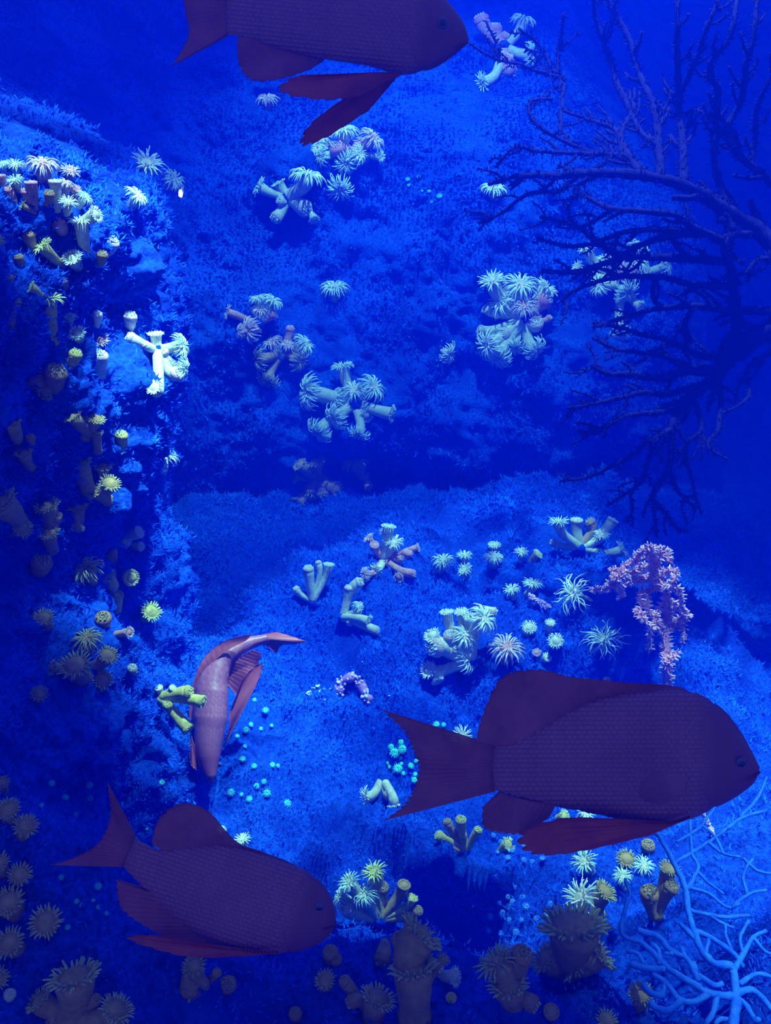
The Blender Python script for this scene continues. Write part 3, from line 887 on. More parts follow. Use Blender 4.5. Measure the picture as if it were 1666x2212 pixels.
def fan_branch(root, pts, w0, w1, depth, mat, rng, bristle, bl, wob, sides=6, twigs=0.0, fat=True, bmat=None):
    """one traced branch as a bumpy tapering tube; bristles are its polyps"""
    L = px_len(pts)
    n = max(5, int(L / 9))
    S = smooth_line(pts, n)
    t0 = depth(S[0][0], S[0][1])
    mb, bb = MB(), MB()
    o = root.location

    def run(S, w0, w1):
        n = len(S)
        P3, rad = [], []
        for i, (x, y) in enumerate(S):
            t = depth(x, y)
            x += rng.uniform(-wob, wob)
            y += rng.uniform(-wob, wob)
            P3.append(at(x, y, t) - o)
            w = w0 + (w1 - w0) * (i / (n - 1)) ** .7
            rad.append(w * .5 * t / FPX * rng.uniform(.86, 1.16))
        mb.tube(P3, rad, sides)
        for i in range(n - 1):
            a, b_ = P3[i], P3[i + 1]
            T = (b_ - a).normalized()
            for _ in range(bristle):
                f = rng.random()
                v = Vector((rng.gauss(0, 1), rng.gauss(0, 1), rng.gauss(0, 1)))
                v = (v - T * v.dot(T)).normalized()
                p = a.lerp(b_, f) + v * rad[i] * .6
                ln = bl * rng.uniform(.6, 1.3) * depth(*S[i]) / FPX
                q = p + (v + T * rng.uniform(-.2, .7)).normalized() * (rad[i] * .4 + ln)
                bb.tube([p, q], [ln * .30, ln * .12], 3, True)
    run(S, w0, w1)
    k = int(L * twigs / 100)
    for _ in range(k):
        i = rng.randrange(1, n - 1)
        T = S[i + 1] - S[i]
        T = T / (np.linalg.norm(T) + 1e-6)
        sgn = rng.choice((-1, 1))
        Nn = np.array([-T[1], T[0]]) * sgn
        ln = rng.uniform(18, 55)
        mid = S[i] + (T * .6 + Nn * .8) * ln * .5
        end = S[i] + (T * .95 + Nn * .75) * ln
        wl = (w0 + (w1 - w0) * i / n) * .55
        run(smooth_line([S[i], mid, end], max(4, int(ln / 8))), wl, max(3.2, wl * .7))
    br = mb.build('branch', mat, root)
    if bb.n:
        bb.build('polyp_fringe', bmat or mat, br)['kind'] = 'stuff'
    return br


rng = random.Random(21)
M['dark_fan'] = noisy('dark_sea_fan', (.007, .006, .045), (.014, .012, .09), 60, .9, .4, .001, spec=0)  # near-black stands for the unlit silhouette, shade put into the fan's colour
M['pink_fan'] = noisy('pink_sea_fan', (.50, .11, .22), (.80, .27, .42), 60, .7, .4, .001)
M['pink_tip'] = noisy('pink_sea_fan_polyp', (.78, .34, .48), (.98, .60, .70), 60, .6, 0)
M['blue_whip'] = noisy('blue_sea_whip', (.008, .12, .85), (.03, .26, 1.0), 90, .7, .8, .002)
M['purple'] = noisy('purple_coralline', (.34, .10, .42), (.66, .34, .74), 50, .6, .5, .002)
M['purple_tip'] = noisy('purple_tip', (.60, .40, .70), (.85, .66, .92), 50, .6, .3, .002)

# rock that carries the dark fan, beyond the right edge of the picture
na, nz = 90, 120
A, Z = np.meshgrid(np.linspace(0, 2 * np.pi, na), np.linspace(-0.3, 1.25, nz), indexing='ij')
a, z = A.ravel(), Z.ravel()
P = np.stack([np.cos(a) * .3, np.sin(a) * .3, z], -1)
rr = (.20 + .05 * fbm(P, 6, 3, 5) + .012 * fbm(P, 28, 2, 6)) * sstep(1.26, 1.0, z) ** .5 + .002
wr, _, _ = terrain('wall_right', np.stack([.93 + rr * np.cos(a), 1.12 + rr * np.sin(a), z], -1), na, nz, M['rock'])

FANT = 1.42


def fdepth(x, y):
    return FANT + 0.05 * math.sin(x * .011 + y * .004) + 0.04 * math.sin(y * .013 - x * .006 + 1.0) - 0.00012 * (x - 1400)


ROOTP = (1800, 660)
fan = thing('sea_fan', at(*ROOTP, fdepth(*ROOTP)), 'tall dark blue branching sea fan silhouetted against open water', 'sea fan')
D_ = [
    ([(1800, 660), (1730, 690), (1666, 716), (1590, 744), (1562, 776), (1548, 817), (1500, 850), (1466, 882), (1452, 928)], 40, 13),
    ([(1800, 660), (1730, 590), (1653, 510), (1551, 444), (1495, 408), (1382, 378), (1255, 375), (1204, 380), (1127, 380), (1056, 398)], 38, 6),
    ([(1245, 380), (1209, 413), (1143, 418), (1071, 469), (1035, 482)], 9, 4),
    ([(1347, 337), (1331, 281), (1275, 260), (1214, 237)], 9, 5),
    ([(1477, 395), (1477, 357), (1472, 286), (1467, 204), (1464, 102), (1465, -30)], 17, 8),
    ([(1428, 385), (1423, 306), (1413, 230), (1382, 163), (1357, 82), (1326, 25), (1300, -30)], 16, 7),
    ([(1385, 378), (1357, 332), (1340, 290), (1367, 235), (1336, 189), (1321, 133), (1306, 97), (1285, 31), (1283, -30)], 13, 6),
    ([(1423, 306), (1392, 296), (1367, 250), (1336, 189)], 10, 7),
    ([(1571, 455), (1546, 357), (1546, 286), (1551, 194), (1535, 168), (1540, 128), (1576, 82), (1597, -20)], 14, 7),
    ([(1735, 470), (1666, 393), (1622, 357), (1581, 316), (1571, 276), (1602, 219), (1612, 143), (1627, 87), (1637, -20)], 16, 7),
    ([(1622, 357), (1632, 286), (1637, 230), (1666, 168), (1690, 120)], 10, 6),
    ([(1472, 200), (1500, 138), (1520, 82), (1540, 31), (1560, -20)], 10, 6),
    ([(1347, 337), (1275, 327), (1194, 291), (1148, 255), (1148, 219), (1194, 214)], 9, 4),
    ([(1194, 291), (1209, 286), (1214, 230), (1219, 168), (1194, 153), (1168, 102), (1122, 61)], 8, 4),
    ([(1219, 168), (1173, 158), (1117, 138), (1071, 128), (1015, 94)], 7, 3),
    ([(1076, 130), (1071, 92), (1051, 46)], 5, 3),
    ([(1214, 200), (1205, 120), (1212, 80), (1218, 30)], 7, 4),
    ([(1380, 360), (1347, 337), (1255, 332), (1163, 327), (1112, 319), (1071, 362)], 11, 4),
    ([(1560, 520), (1495, 490), (1454, 464), (1326, 451), (1275, 429), (1239, 413)], 15, 5),
    ([(1326, 451), (1250, 490), (1219, 434)], 8, 5),
    ([(1480, 500), (1428, 495), (1357, 500), (1290, 520), (1245, 490), (1168, 469)], 12, 5),
    ([(1551, 444), (1580, 500), (1567, 528), (1580, 583), (1590, 670), (1590, 744)], 17, 15),
    ([(1553, 799), (1475, 803), (1429, 817), (1360, 808), (1314, 808), (1277, 790)], 22, 6),
    ([(1544, 822), (1452, 849), (1383, 849), (1305, 868), (1226, 882)], 15, 5),
    ([(1557, 772), (1511, 767), (1452, 739), (1383, 721), (1337, 707), (1282, 698)], 14, 5),
    ([(1500, 800), (1443, 771), (1383, 762), (1328, 753), (1282, 730)], 12, 5),
    ([(1740, 670), (1666, 672), (1580, 670), (1498, 661), (1429, 666), (1369, 679), (1282, 707)], 18, 5),
    ([(1590, 620), (1498, 615), (1429, 599), (1337, 599), (1249, 624), (1213, 652)], 13, 5),
    ([(1580, 565), (1498, 560), (1410, 555), (1337, 560), (1249, 587), (1171, 585)], 16, 7),
    ([(1520, 505), (1452, 509), (1387, 528), (1332, 551), (1295, 528), (1226, 532), (1162, 514)], 14, 5),
    ([(1452, 928), (1406, 950), (1360, 987), (1277, 1028), (1210, 1040)], 11, 4),
    ([(1452, 905), (1447, 1006), (1410, 1070), (1438, 1111), (1470, 1150)], 14, 5),
    ([(1447, 1020), (1465, 1061), (1502, 1098)], 10, 5),
    ([(1490, 858), (1502, 872), (1516, 928), (1484, 964), (1498, 1052), (1515, 1110)], 11, 4),
    ([(1548, 817), (1557, 859), (1553, 923), (1530, 964), (1571, 992)], 12, 5),
    ([(1730, 720), (1666, 762), (1617, 794), (1617, 859), (1557, 895)], 12, 5),
    ([(1466, 886), (1351, 900), (1291, 932), (1249, 932)], 11, 5),
    ([(1410, 955), (1406, 978), (1387, 1038), (1360, 1061), (1309, 1093)], 9, 4),
    ([(1360, 1061), (1368, 1100), (1354, 1130)], 6, 3),
    ([(1410, 1070), (1416, 1120), (1420, 1160)], 7, 4),
    ([(1600, 320), (1560, 260), (1500, 240), (1450, 250), (1420, 220)], 8, 4),
    ([(1690, 560), (1640, 560), (1610, 590), (1560, 600)], 11, 7),
    ([(1500, 661), (1480, 700), (1495, 740)], 9, 8),
    ([(1430, 666), (1410, 640), (1415, 600)], 8, 7),
    ([(1450, 509), (1470, 540), (1500, 560)], 9, 8),
]
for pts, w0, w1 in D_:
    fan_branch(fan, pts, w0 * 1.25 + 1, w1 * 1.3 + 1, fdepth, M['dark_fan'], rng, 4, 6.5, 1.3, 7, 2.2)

# pink bushy sea fan on the right mound
GB, gt, gn = hit(1442, 1478)


def gz(pts):
    return [(1150 + x / 3.23, 1000 + y / 3.23) for x, y in pts]


def gdepth(x, y):
    return gt - 0.03 + 0.035 * math.sin(x * .05 + 1) * math.cos(y * .035) - 0.0001 * (1478 - y)


pf = thing('sea_fan', GB, 'bushy pink feathery sea fan on the lit mound', 'sea fan')
G_ = [
    ([(945, 1560), (940, 1420), (940, 1300), (930, 1140), (940, 950), (900, 820), (850, 700), (830, 640)], 22, 8),
    ([(410, 890), (560, 870), (690, 830), (800, 815), (900, 820)], 6, 9),
    ([(530, 760), (650, 720), (780, 650), (850, 600), (940, 620), (950, 690)], 7, 8),
    ([(540, 800), (700, 760), (820, 720), (900, 760), (990, 740)], 7, 9),
    ([(850, 600), (830, 700), (860, 780), (900, 860), (1000, 870), (1040, 920), (1030, 1040)], 10, 8),
    ([(740, 910), (830, 880), (900, 870), (960, 850)], 7, 9),
    ([(720, 1020), (780, 1080), (820, 1140), (900, 1140), (980, 1120), (1050, 1080), (1090, 1070)], 7, 8),
    ([(740, 920), (760, 1000), (740, 1060), (790, 1110)], 8, 7),
    ([(820, 1130), (830, 1240), (815, 1320)], 8, 5),
    ([(1060, 1080), (1065, 1180), (1050, 1250)], 8, 5),
    ([(950, 930), (880, 1020), (870, 1100), (900, 1140)], 8, 8),
    ([(960, 960), (1020, 990), (1035, 1030)], 8, 7),
    ([(560, 830), (640, 790), (760, 790), (850, 800)], 6, 8),
    ([(700, 660), (760, 630), (800, 590), (840, 580)], 6, 8),
    ([(960, 620), (900, 650), (870, 720)], 7, 8),
    ([(990, 740), (1000, 800), (960, 850)], 8, 8),
    ([(830, 880), (800, 960), (820, 1040), (870, 1080)], 7, 7),
    ([(620, 850), (625, 900), (615, 950)], 6, 4),
    ([(640, 740), (600, 780), (560, 820)], 6, 5),
    ([(760, 700), (740, 760), (720, 820)], 7, 6),
    ([(1000, 1000), (960, 1060), (930, 1130)], 8, 8),
]
for pts, w0, w1 in G_:
    fan_branch(pf, gz(pts), w0, w1, gdepth, M['pink_fan'], rng, 13, 7.5, 1.2, 6, 1.1, bmat=M['pink_tip'])

# blue sea whip at the lower right
WB, wt, wn = hit(1590, 2195)


def wz(pts):
    return [(1066 + x / 2.777, 1700 + y / 2.777) for x, y in pts]


def wdepth(x, y):
    b_ = wt - 0.035 + (2195 - y) * 0.00030
    b_ += 0.012 * math.sin(x * .02) * math.cos(y * .015)
    if 1380 < x < 1666:
        b_ = min(b_, hit(x, y)[1] - 0.012)
    return b_


bw = thing('sea_whip', WB, 'bright blue branching sea whip with blunt finger tips', 'sea whip')
B_ = [
    ([(1430, 1500), (1440, 1422), (1455, 1300), (1450, 1200), (1430, 1080), (1330, 1060), (1250, 980), (1200, 850), (1170, 740), (1150, 600), (1080, 450), (1000, 300), (960, 270)], 24, 10),
    ([(1450, 1260), (1300, 1240), (1200, 1180), (1050, 1090), (900, 940), (770, 880), (800, 700), (820, 640), (790, 550)], 18, 8),
    ([(1230, 1160), (1160, 1030), (1060, 980), (990, 900), (870, 860)], 13, 12),
    ([(1040, 1090), (930, 1090), (820, 1060)], 14, 14),
    ([(1290, 1240), (1200, 1290), (1110, 1270), (1040, 1180), (960, 1130)], 15, 12),
    ([(1130, 1280), (1050, 1340), (990, 1330), (940, 1290)], 15, 14),
    ([(1035, 1180), (1010, 1250), (950, 1240), (900, 1190)], 13, 13),
    ([(1230, 1130), (1330, 1190), (1370, 1180)], 12, 11),
    ([(1150, 1030), (1130, 970)], 12, 11), ([(1000, 1065), (990, 980), (950, 940)], 12, 10), ([(1080, 1000), (1030, 1000)], 10, 9),
    ([(890, 950), (890, 910)], 9, 8), ([(1220, 1110), (1200, 1050)], 10, 10), ([(900, 1060), (870, 1000), (800, 985)], 10, 10),
    ([(1340, 1250), (1320, 1350), (1270, 1430)], 14, 12),
    ([(1460, 1260), (1530, 1330), (1570, 1400), (1600, 1390)], 13, 12), ([(1455, 1240), (1560, 1220), (1666, 1330), (1720, 1380)], 17, 12),
    ([(1440, 1400), (1370, 1390), (1330, 1425)], 12, 11),
    ([(1170, 740), (1260, 760), (1400, 780), (1540, 770)], 10, 8), ([(1310, 780), (1400, 830), (1440, 840)], 8, 7),
    ([(1200, 860), (1300, 900), (1430, 990), (1500, 1080)], 12, 12),
    ([(1165, 610), (1230, 480), (1190, 400), (1180, 200)], 10, 7), ([(1170, 600), (1290, 640), (1400, 720), (1480, 700)], 9, 7),
    ([(1215, 500), (1300, 580), (1380, 640)], 8, 6),
    ([(1120, 820), (1190, 890), (1240, 950)], 12, 11), ([(1275, 1000), (1290, 910)], 9, 8),
    ([(1430, 1120), (1500, 1000), (1560, 900), (1640, 860)], 14, 8), ([(1500, 1000), (1480, 900), (1530, 800)], 10, 7),
    ([(1480, 1180), (1580, 1120), (1690, 1150)], 13, 9), ([(1080, 460), (1180, 400), (1290, 330), (1400, 250)], 9, 6),
    ([(1290, 330), (1380, 400), (1480, 420)], 8, 6), ([(1100, 330), (1240, 240), (1330, 120)], 8, 6),
    ([(1430, 720), (1540, 640), (1640, 620)], 9, 6), ([(1400, 250), (1500, 180), (1640, 140)], 9, 6), ([(1380, 400), (1330, 300), (1250, 230)], 8, 6),
    ([(1480, 180), (1560, 100), (1610, 20), (1640, -60)], 8, 5), ([(1440, 1000), (1400, 900), (1390, 830)], 9, 6),
    ([(1500, 430), (1580, 500), (1666, 520)], 8, 6), ([(1520, 640), (1500, 520), (1560, 430)], 8, 6), ([(1560, 900), (1620, 980), (1666, 1000)], 9, 7),
]
for pts, w0, w1 in B_:
    fan_branch(bw, wz(pts), w0, w1, wdepth, M['blue_whip'], rng, 0, 4, .9, 9, 0)


# ------------------------------------------------------------------ purple encrusting clumps and pale crumbs
def clump(label, px, arc, w, seed):
    """a lumpy arch of coralline knobs along a pixel arc, standing on the sea bed"""
    rg = random.Random(seed)
    loc, t, n = hit(*px)
    root = thing('purple_coral', loc, label, 'coral')
    S = smooth_line(arc, 16)
    body, tips = MB(), MB()
    P3 = []
    for i, (x, y) in enumerate(S):
        P3.append(at(x, y, min(t, hit(x, y)[1]) - 0.006) - loc)
    body.tube(P3, [w * t / FPX * (.42 + .18 * math.sin(i * 1.3)) for i in range(16)], 10)
    o = body.build('body', M['purple'], root)
    for i in range(60):
        p = rg.choice(P3)
        v = Vector((rg.gauss(0, 1), rg.gauss(0, 1) - .6, rg.gauss(0, 1) + .4)).normalized()
        r_ = rg.uniform(.10, .2) * w * t / FPX
        tips.ball(p + v * w * t / FPX * .5, r_, 5, 7, (1, 1, rg.uniform(.7, 1.2)))
    tips.build('knobs', M['purple_tip'], root)


clump('knobbly purple coral arch on the middle of the lit floor', (748, 1505), [(735, 1498), (733, 1478), (748, 1466), (768, 1464), (780, 1478), (788, 1498), (796, 1510)], 20, 3)
clump('small purple coral lump beside the pale wild anemone', (1160, 1306), [(1143, 1290), (1158, 1298), (1170, 1304), (1184, 1312)], 16, 4)
clump('short dusty pink coral sprig under the large fish chin', (1525, 1795), [(1516, 1752), (1524, 1770), (1534, 1788), (1538, 1800)], 12, 6)
for i, (x, y, d) in enumerate(zz(660, 1420, 8.33, [(225, 550, 12), (280, 620, 9), (75, 640, 12), (90, 690, 11), (455, 570, 5), (330, 770, 6), (150, 565, 8), (340, 570, 8), (1515, 690, 5), (1030, 80, 3)])):
    loc, t, n = hit(x, y)
    rg = random.Random(i)
    mb = MB()
    s = d * t / FPX
    for k in range(6):
        mb.ball(n * s * .15 + Vector((rg.uniform(-.4, .4), rg.uniform(-.4, .4), rg.uniform(-.1, .25))) * s, s * rg.uniform(.14, .28), 4, 6, (1.3, .8, .7))
    o = mb.build('shell_crumb', M['tent_white'])
    o.location = loc
    tag(o, 'pale shell crumb lying beside the purple coral arch', 'shell', 'pale crumbs beside the purple coral arch')


# ------------------------------------------------------------------ fish
def fish_mat(name, dark, light, rough=.45):
    m, nt, b = new_mat(name)
    N, L = nt.nodes.new, nt.links.new
    at_ = N('ShaderNodeAttribute')
    at_.attribute_name = 'scale_tone'
    mx = N('ShaderNodeMixRGB')
    mx.inputs['Color1'].default_value = (*dark, 1)
    mx.inputs['Color2'].default_value = (*light, 1)
    tc = N('ShaderNodeTexCoord')
    n1 = N('ShaderNodeTexNoise')
    n1.inputs['Scale'].default_value = 40
    n1.inputs['Detail'].default_value = 4
    L(tc.outputs['Object'], n1.inputs['Vector'])
    ml = N('ShaderNodeMath')
    ml.operation = 'MULTIPLY'
    L(at_.outputs['Fac'], ml.inputs[0])
    ma = N('ShaderNodeMath')
    ma.operation = 'ADD'
    ma.inputs[1].default_value = .5
    L(n1.outputs['Fac'], ma.inputs[0])
    L(ma.outputs[0], ml.inputs[1])
    L(ml.outputs[0], mx.inputs['Fac'])
    L(mx.outputs['Color'], b.inputs['Base Color'])
    b.inputs['Roughness'].default_value = rough
    b.inputs['Specular IOR Level'].default_value = .35
    return m


def fin_mat(name, c1, c2, alpha):
    m = noisy(name, c1, c2, 30, .5, .2, .001)
    b = m.node_tree.nodes['Principled BSDF']
    b.inputs['Alpha'].default_value = alpha
    b.inputs['Transmission Weight'].default_value = 0
    return m


def resample(pts, n):
    return smooth_line(pts, n)


class Fish:
    def __init__(self, label, t, mats):
        self.t, self.m = t, mats
        self.label = label
        self.root = None

    def start(self, px):
        self.root = thing('fish', at(px[0], px[1], self.t), self.label, 'fish')

    def P(self, x, y, dt=0.0):
        return np.array(tuple(at(x, y, self.t + dt) - self.root.location))

    def body(self, C, Nn, h, w, tarr=None, na=72, pitch=12.0, amp=.0011, gill=.0012):
        """C centre pixels, Nn unit normals (towards the back), h half heights in pixels, w half widths in metres"""
        n = len(C)
        k = self.t / FPX
        ph = np.arange(na) * 2 * np.pi / na
        V = np.zeros((n, na, 3))
        tone = np.zeros((n, na))
        s = np.concatenate([[0], np.cumsum(np.linalg.norm(np.diff(C, axis=0), axis=1))])
        tot = s[-1]
        for i in range(n):
            dt0 = 0 if tarr is None else tarr[i]
            sn, cs = np.sin(ph), np.cos(ph)
            g = np.abs(cs) ** .9 * np.sign(cs)
            off = h[i] * sn
            # overlapping scales on the flank
            arc = off + (C[i] - C[0]) @ Nn[i]
            row = s[i] / pitch
            r0 = np.floor(arc / (pitch * .78))
            fr = arc / (pitch * .78) - r0
            cell = (row + .5 * (r0 % 2)) % 1.0
            bump = np.clip(1 - ((fr - .5) / .5) ** 2, 0, 1) * (1 - cell) ** .6
            fade = np.clip((s[i] / tot - .17) / .08, 0, 1) * np.clip((1.02 - s[i] / tot) / .08, 0, 1)
            # edge of the gill cover
            gc = np.exp(-((s[i] / tot - .215 - .035 * np.cos(ph * 2)) / .012) ** 2)
            d = amp * bump * fade - gill * gc
            tone[i] = (.22 + .50 * bump) * fade + .12 * (1 - fade)
            for j in range(na):
                q = C[i] + Nn[i] * (off[j] + d[j] / k * sn[j])
                V[i, j] = self.P(q[0], q[1], dt0 - w[i] * g[j] - d[j] * cs[j])
        me = None
        Q = grid_faces(n, na, 0, True)
        caps = []
        VV = V.reshape(-1, 3)
        VV = np.vstack([VV, V[0].mean(0), V[-1].mean(0)])
        for j in range(na):
            j2 = (j + 1) % na
            caps.append((n * na, j, j2))
            caps.append((n * na + 1, (n - 1) * na + j2, (n - 1) * na + j))
        me = np_mesh('body', VV, [Q, np.array(caps)], self.m['body'])
        at_ = me.attributes.new('scale_tone', 'FLOAT', 'POINT')
        at_.data.foreach_set('value', np.concatenate([tone.ravel(), [0, 0]]).astype(np.float32))
        return link('body', me, self.root)

    def outline_body(self, top, bot, n=150, wr=.5, **kw):
        T, B = resample(top, 400), resample(bot, 400)
        s0 = (T[0] + B[0]) / 2
        s1 = (T[-1] + B[-1]) / 2
        ax = (s1 - s0) / np.linalg.norm(s1 - s0)
        nr = np.array([ax[1], -ax[0]])
        if np.dot(nr, T[200] - B[200]) < 0:
            nr = -nr
        Ln = np.linalg.norm(s1 - s0)
        q = np.linspace(0, 1, n) ** 1.25
        sT = np.maximum.accumulate((T - s0) @ ax) / Ln
        sB = np.maximum.accumulate((B - s0) @ ax) / Ln
        vT = np.interp(q, sT, (T - s0) @ nr)
        vB = np.interp(q, sB, (B - s0) @ nr)
        mid, h = (vT + vB) / 2, np.maximum((vT - vB) / 2, .5)
        C = s0 + q[:, None] * Ln * ax + mid[:, None] * nr
        w = h * self.t / FPX * wr * (1 - .45 * q) * (1 - .72 * sstep(.80, 1.0, q))
        self.start(C[n // 2])
        self.ax, self.nr = ax, nr
        return self.body(C, np.repeat(nr[None], n, 0), h, w, **kw)

    def fin(self, name, base, edge, rays, dt=0.0, mat='fin', ripple=.003, th=.0016, dte=0.0, notch=.05):
        nu, nv = rays * 4 + 1, 14
        Bp, Ep = resample(base, nu), resample(edge, nu)
        F_, K = np.zeros((nu, nv, 3)), np.zeros((nu, nv, 3))
        fw = np.array(tuple(FWD))
        for i in range(nu):
            u = i / (nu - 1)
            ridge = abs(math.cos(math.pi * i / 4))
            ext = 1 - notch * (1 - ridge)
            for j in range(nv):
                v = j / (nv - 1)
                q = Bp[i] + (Ep[i] - Bp[i]) * v * ext
                c = self.P(q[0], q[1], dt + dte * v + ripple * math.sin(u * 9 + v * 2) * v)
                tk = th * (1 - v) * .8 + .0003 + .0007 * ridge * (1 - .6 * v)
                F_[i, j] = c - fw * tk
                K[i, j] = c + fw * tk
        V = np.concatenate([F_.reshape(-1, 3), K.reshape(-1, 3)])
        m_ = nu * nv
        Q = [grid_faces(nu, nv), grid_faces(nu, nv)[:, ::-1] + m_]
        rim = [i * nv for i in range(nu)] + [(nu - 1) * nv + j for j in range(1, nv)] + [i * nv + nv - 1 for i in range(nu - 2, -1, -1)] + [j for j in range(nv - 2, 0, -1)]
        side = [(rim[k], rim[(k + 1) % len(rim)], rim[(k + 1) % len(rim)] + m_, rim[k] + m_) for k in range(len(rim))]
        return link(name, np_mesh(name, V, np.concatenate(Q + [np.array(side)]), self.m[mat]), self.root)

    def eye(self, x, y, r, w):
        k = self.t / FPX
        c = self.P(x, y, -w)
        mb = MB()
        mb.ball((0, 0, 0), r * k, 10, 18)
        e = mb.build('eye', self.m['iris'], self.root)
        e.location = c
        e.scale = (1, .55, 1)
        pb = MB()
        pb.ball((0, -r * k * .62, 0), r * k * .58, 8, 14)
        pb.build('pupil', self.m['pupil'], e)

    def mouth(self, pts, r, w):
        mb = MB()
        S = smooth_line(pts, 10)
        mb.tube([self.P(x, y, -w * (i / 9.0) ** .5) for i, (x, y) in enumerate(S)], [r * self.t / FPX * (1 - .6 * i / 9) for i in range(10)], 6)
        mb.build('mouth', self.m['lip'], self.root)


EYE = noisy('fish_iris', (.05, .04, .16), (.12, .08, .26), 20, .3, 0, spec=.6)
PUP = noisy('fish_pupil', (.004, .004, .02), (.01, .01, .03), 20, .15, 0, spec=.7)


def mats(nm, d, l, f1, f2, alpha=.9, p=None):
    return {'body': fish_mat('fish_skin_' + nm, d, l), 'fin': fin_mat('fish_fin_' + nm, f1, f2, alpha),
            'pelvic': fin_mat('fish_pelvic_' + nm, *(p or (f1, f2)), .97), 'pectoral': fin_mat('fish_pectoral_' + nm, d, l, .45), 'iris': EYE, 'pupil': PUP,
            'lip': noisy('fish_lip_' + nm, tuple(v * .5 for v in d), d, 30, .6, 0)}


SKIN = mats('red_violet', (.19, .038, .11), (.50, .15, .28), (.30, .05, .09), (.46, .09, .14), .86, ((.34, .035, .05), (.56, .07, .07)))

# the large fish at the right, head to the right
A_ = Fish('large red-violet fish with forked tail swimming over the floor', .62,
          SKIN)
A_.outline_body([(1642, 1658), (1622, 1618), (1597, 1575), (1560, 1530), (1510, 1500), (1450, 1492), (1380, 1497), (1300, 1510), (1230, 1538), (1170, 1575), (1115, 1603), (1055, 1612)],
                [(1642, 1658), (1630, 1690), (1590, 1722), (1540, 1748), (1480, 1772), (1420, 1778), (1340, 1768), (1260, 1752), (1190, 1738), (1130, 1722), (1090, 1710), (1055, 1706)],
                n=240, na=250, pitch=13)
A_.fin('tail_fin', [(1068, 1610), (1066, 1630), (1064, 1658), (1066, 1688), (1068, 1708)],
       [(822, 1532), (872, 1580), (890, 1620), (903, 1658), (893, 1700), (872, 1738), (830, 1772)], 22, ripple=.006)
A_.fin('dorsal_fin', [(1500, 1500), (1440, 1494), (1370, 1500), (1300, 1512), (1235, 1536), (1170, 1575), (1110, 1606), (1075, 1612)],
       [(1470, 1484), (1420, 1478), (1350, 1474), (1295, 1468), (1235, 1462), (1165, 1446), (1085, 1462), (1042, 1545), (1028, 1600)], 26, notch=.03)
A_.fin('anal_fin', [(1200, 1738), (1160, 1730), (1120, 1722), (1080, 1710)], [(1185, 1768), (1130, 1800), (1085, 1800), (1045, 1788), (1042, 1745)], 11)
A_.fin('pelvic_fin', [(1490, 1764), (1470, 1772), (1450, 1776), (1430, 1776)], [(1400, 1806), (1270, 1836), (1180, 1848), (1128, 1836), (1122, 1798), (1210, 1768), (1320, 1768)], 12,
       dt=-.014, mat='pelvic', ripple=.005)
A_.fin('pectoral_fin', [(1488, 1678), (1484, 1690), (1482, 1702), (1484, 1712)], [(1418, 1664), (1384, 1690), (1384, 1724), (1424, 1740)], 9, dt=-.041, dte=-.006, ripple=.002, mat='pectoral')
A_.eye(1601, 1646, 13, .012)
A_.mouth([(1641, 1668), (1628, 1680), (1612, 1686)], 3, .010)

# the dark red fish at the lower left, head to the right and down
B = Fish('dark maroon fish swimming low over the dark mound, head downward', .60,
         SKIN)
B.outline_body([(727, 1990), (720, 1950), (702, 1915), (672, 1887), (630, 1868), (575, 1850), (520, 1833), (465, 1826), (410, 1832), (355, 1838), (318, 1828), (285, 1806)],
               [(727, 1990), (716, 2016), (690, 2038), (640, 2056), (570, 2060), (500, 2052), (440, 2030), (385, 1990), (345, 1950), (310, 1915), (285, 1890), (262, 1868)], n=170, na=200)
B.fin('tail_fin', [(292, 1808), (284, 1828), (274, 1848), (266, 1870)], [(232, 1690), (238, 1760), (214, 1818), (165, 1850), (110, 1868)], 18, ripple=.005)
B.fin('dorsal_fin', [(640, 1872), (580, 1852), (520, 1834), (470, 1828), (420, 1832), (360, 1838)], [(610, 1856), (560, 1838), (505, 1815), (450, 1752), (390, 1735), (342, 1770), (328, 1822)], 20, notch=.03)
B.fin('anal_fin', [(470, 2038), (420, 2008), (370, 1966), (330, 1925)], [(400, 2040), (330, 2010), (262, 1962), (250, 1900)], 14)
B.fin('pelvic_fin', [(600, 2056), (560, 2056), (520, 2052)], [(520, 2066), (420, 2068), (340, 2052), (272, 2026), (330, 2020), (440, 2040)], 10, dt=-.012, mat='pelvic')
B.eye(690, 1958, 11, .020)
B.mouth([(724, 1998), (708, 2006), (694, 2008)], 3, .010)

# the blue-shadowed fish at the top, cut by the frame, head to the right
C_ = Fish('large shadowy fish swimming high before the back wall', .80,
          SKIN)
C_.outline_body([(1013, 84), (1003, 52), (984, 22), (948, -18), (880, -70), (780, -105), (680, -100), (590, -62), (530, -28), (478, -12)],
                [(1013, 84), (1006, 98), (964, 132), (925, 152), (862, 160), (790, 140), (715, 130), (640, 116), (580, 98), (535, 80), (480, 72)], n=190, na=200, pitch=12)
C_.fin('tail_fin', [(492, -14), (490, 8), (490, 40), (492, 76)], [(350, -150), (380, -60), (400, 30), (405, 80), (372, 142)], 18)
C_.fin('anal_fin', [(700, 128), (640, 116), (590, 100), (540, 80)], [(670, 150), (610, 170), (545, 174), (516, 140), (512, 82)], 12, mat='fin')
C_.fin('pelvic_fin', [(870, 158), (850, 160), (830, 158)], [(778, 208), (694, 216), (602, 198), (636, 166), (730, 160)], 10, dt=-.02, mat='pelvic')
C_.fin('pelvic_fin', [(862, 160), (850, 163), (838, 164)], [(795, 240), (700, 300), (648, 314), (670, 268), (760, 200)], 9, dt=.03, mat='pelvic')
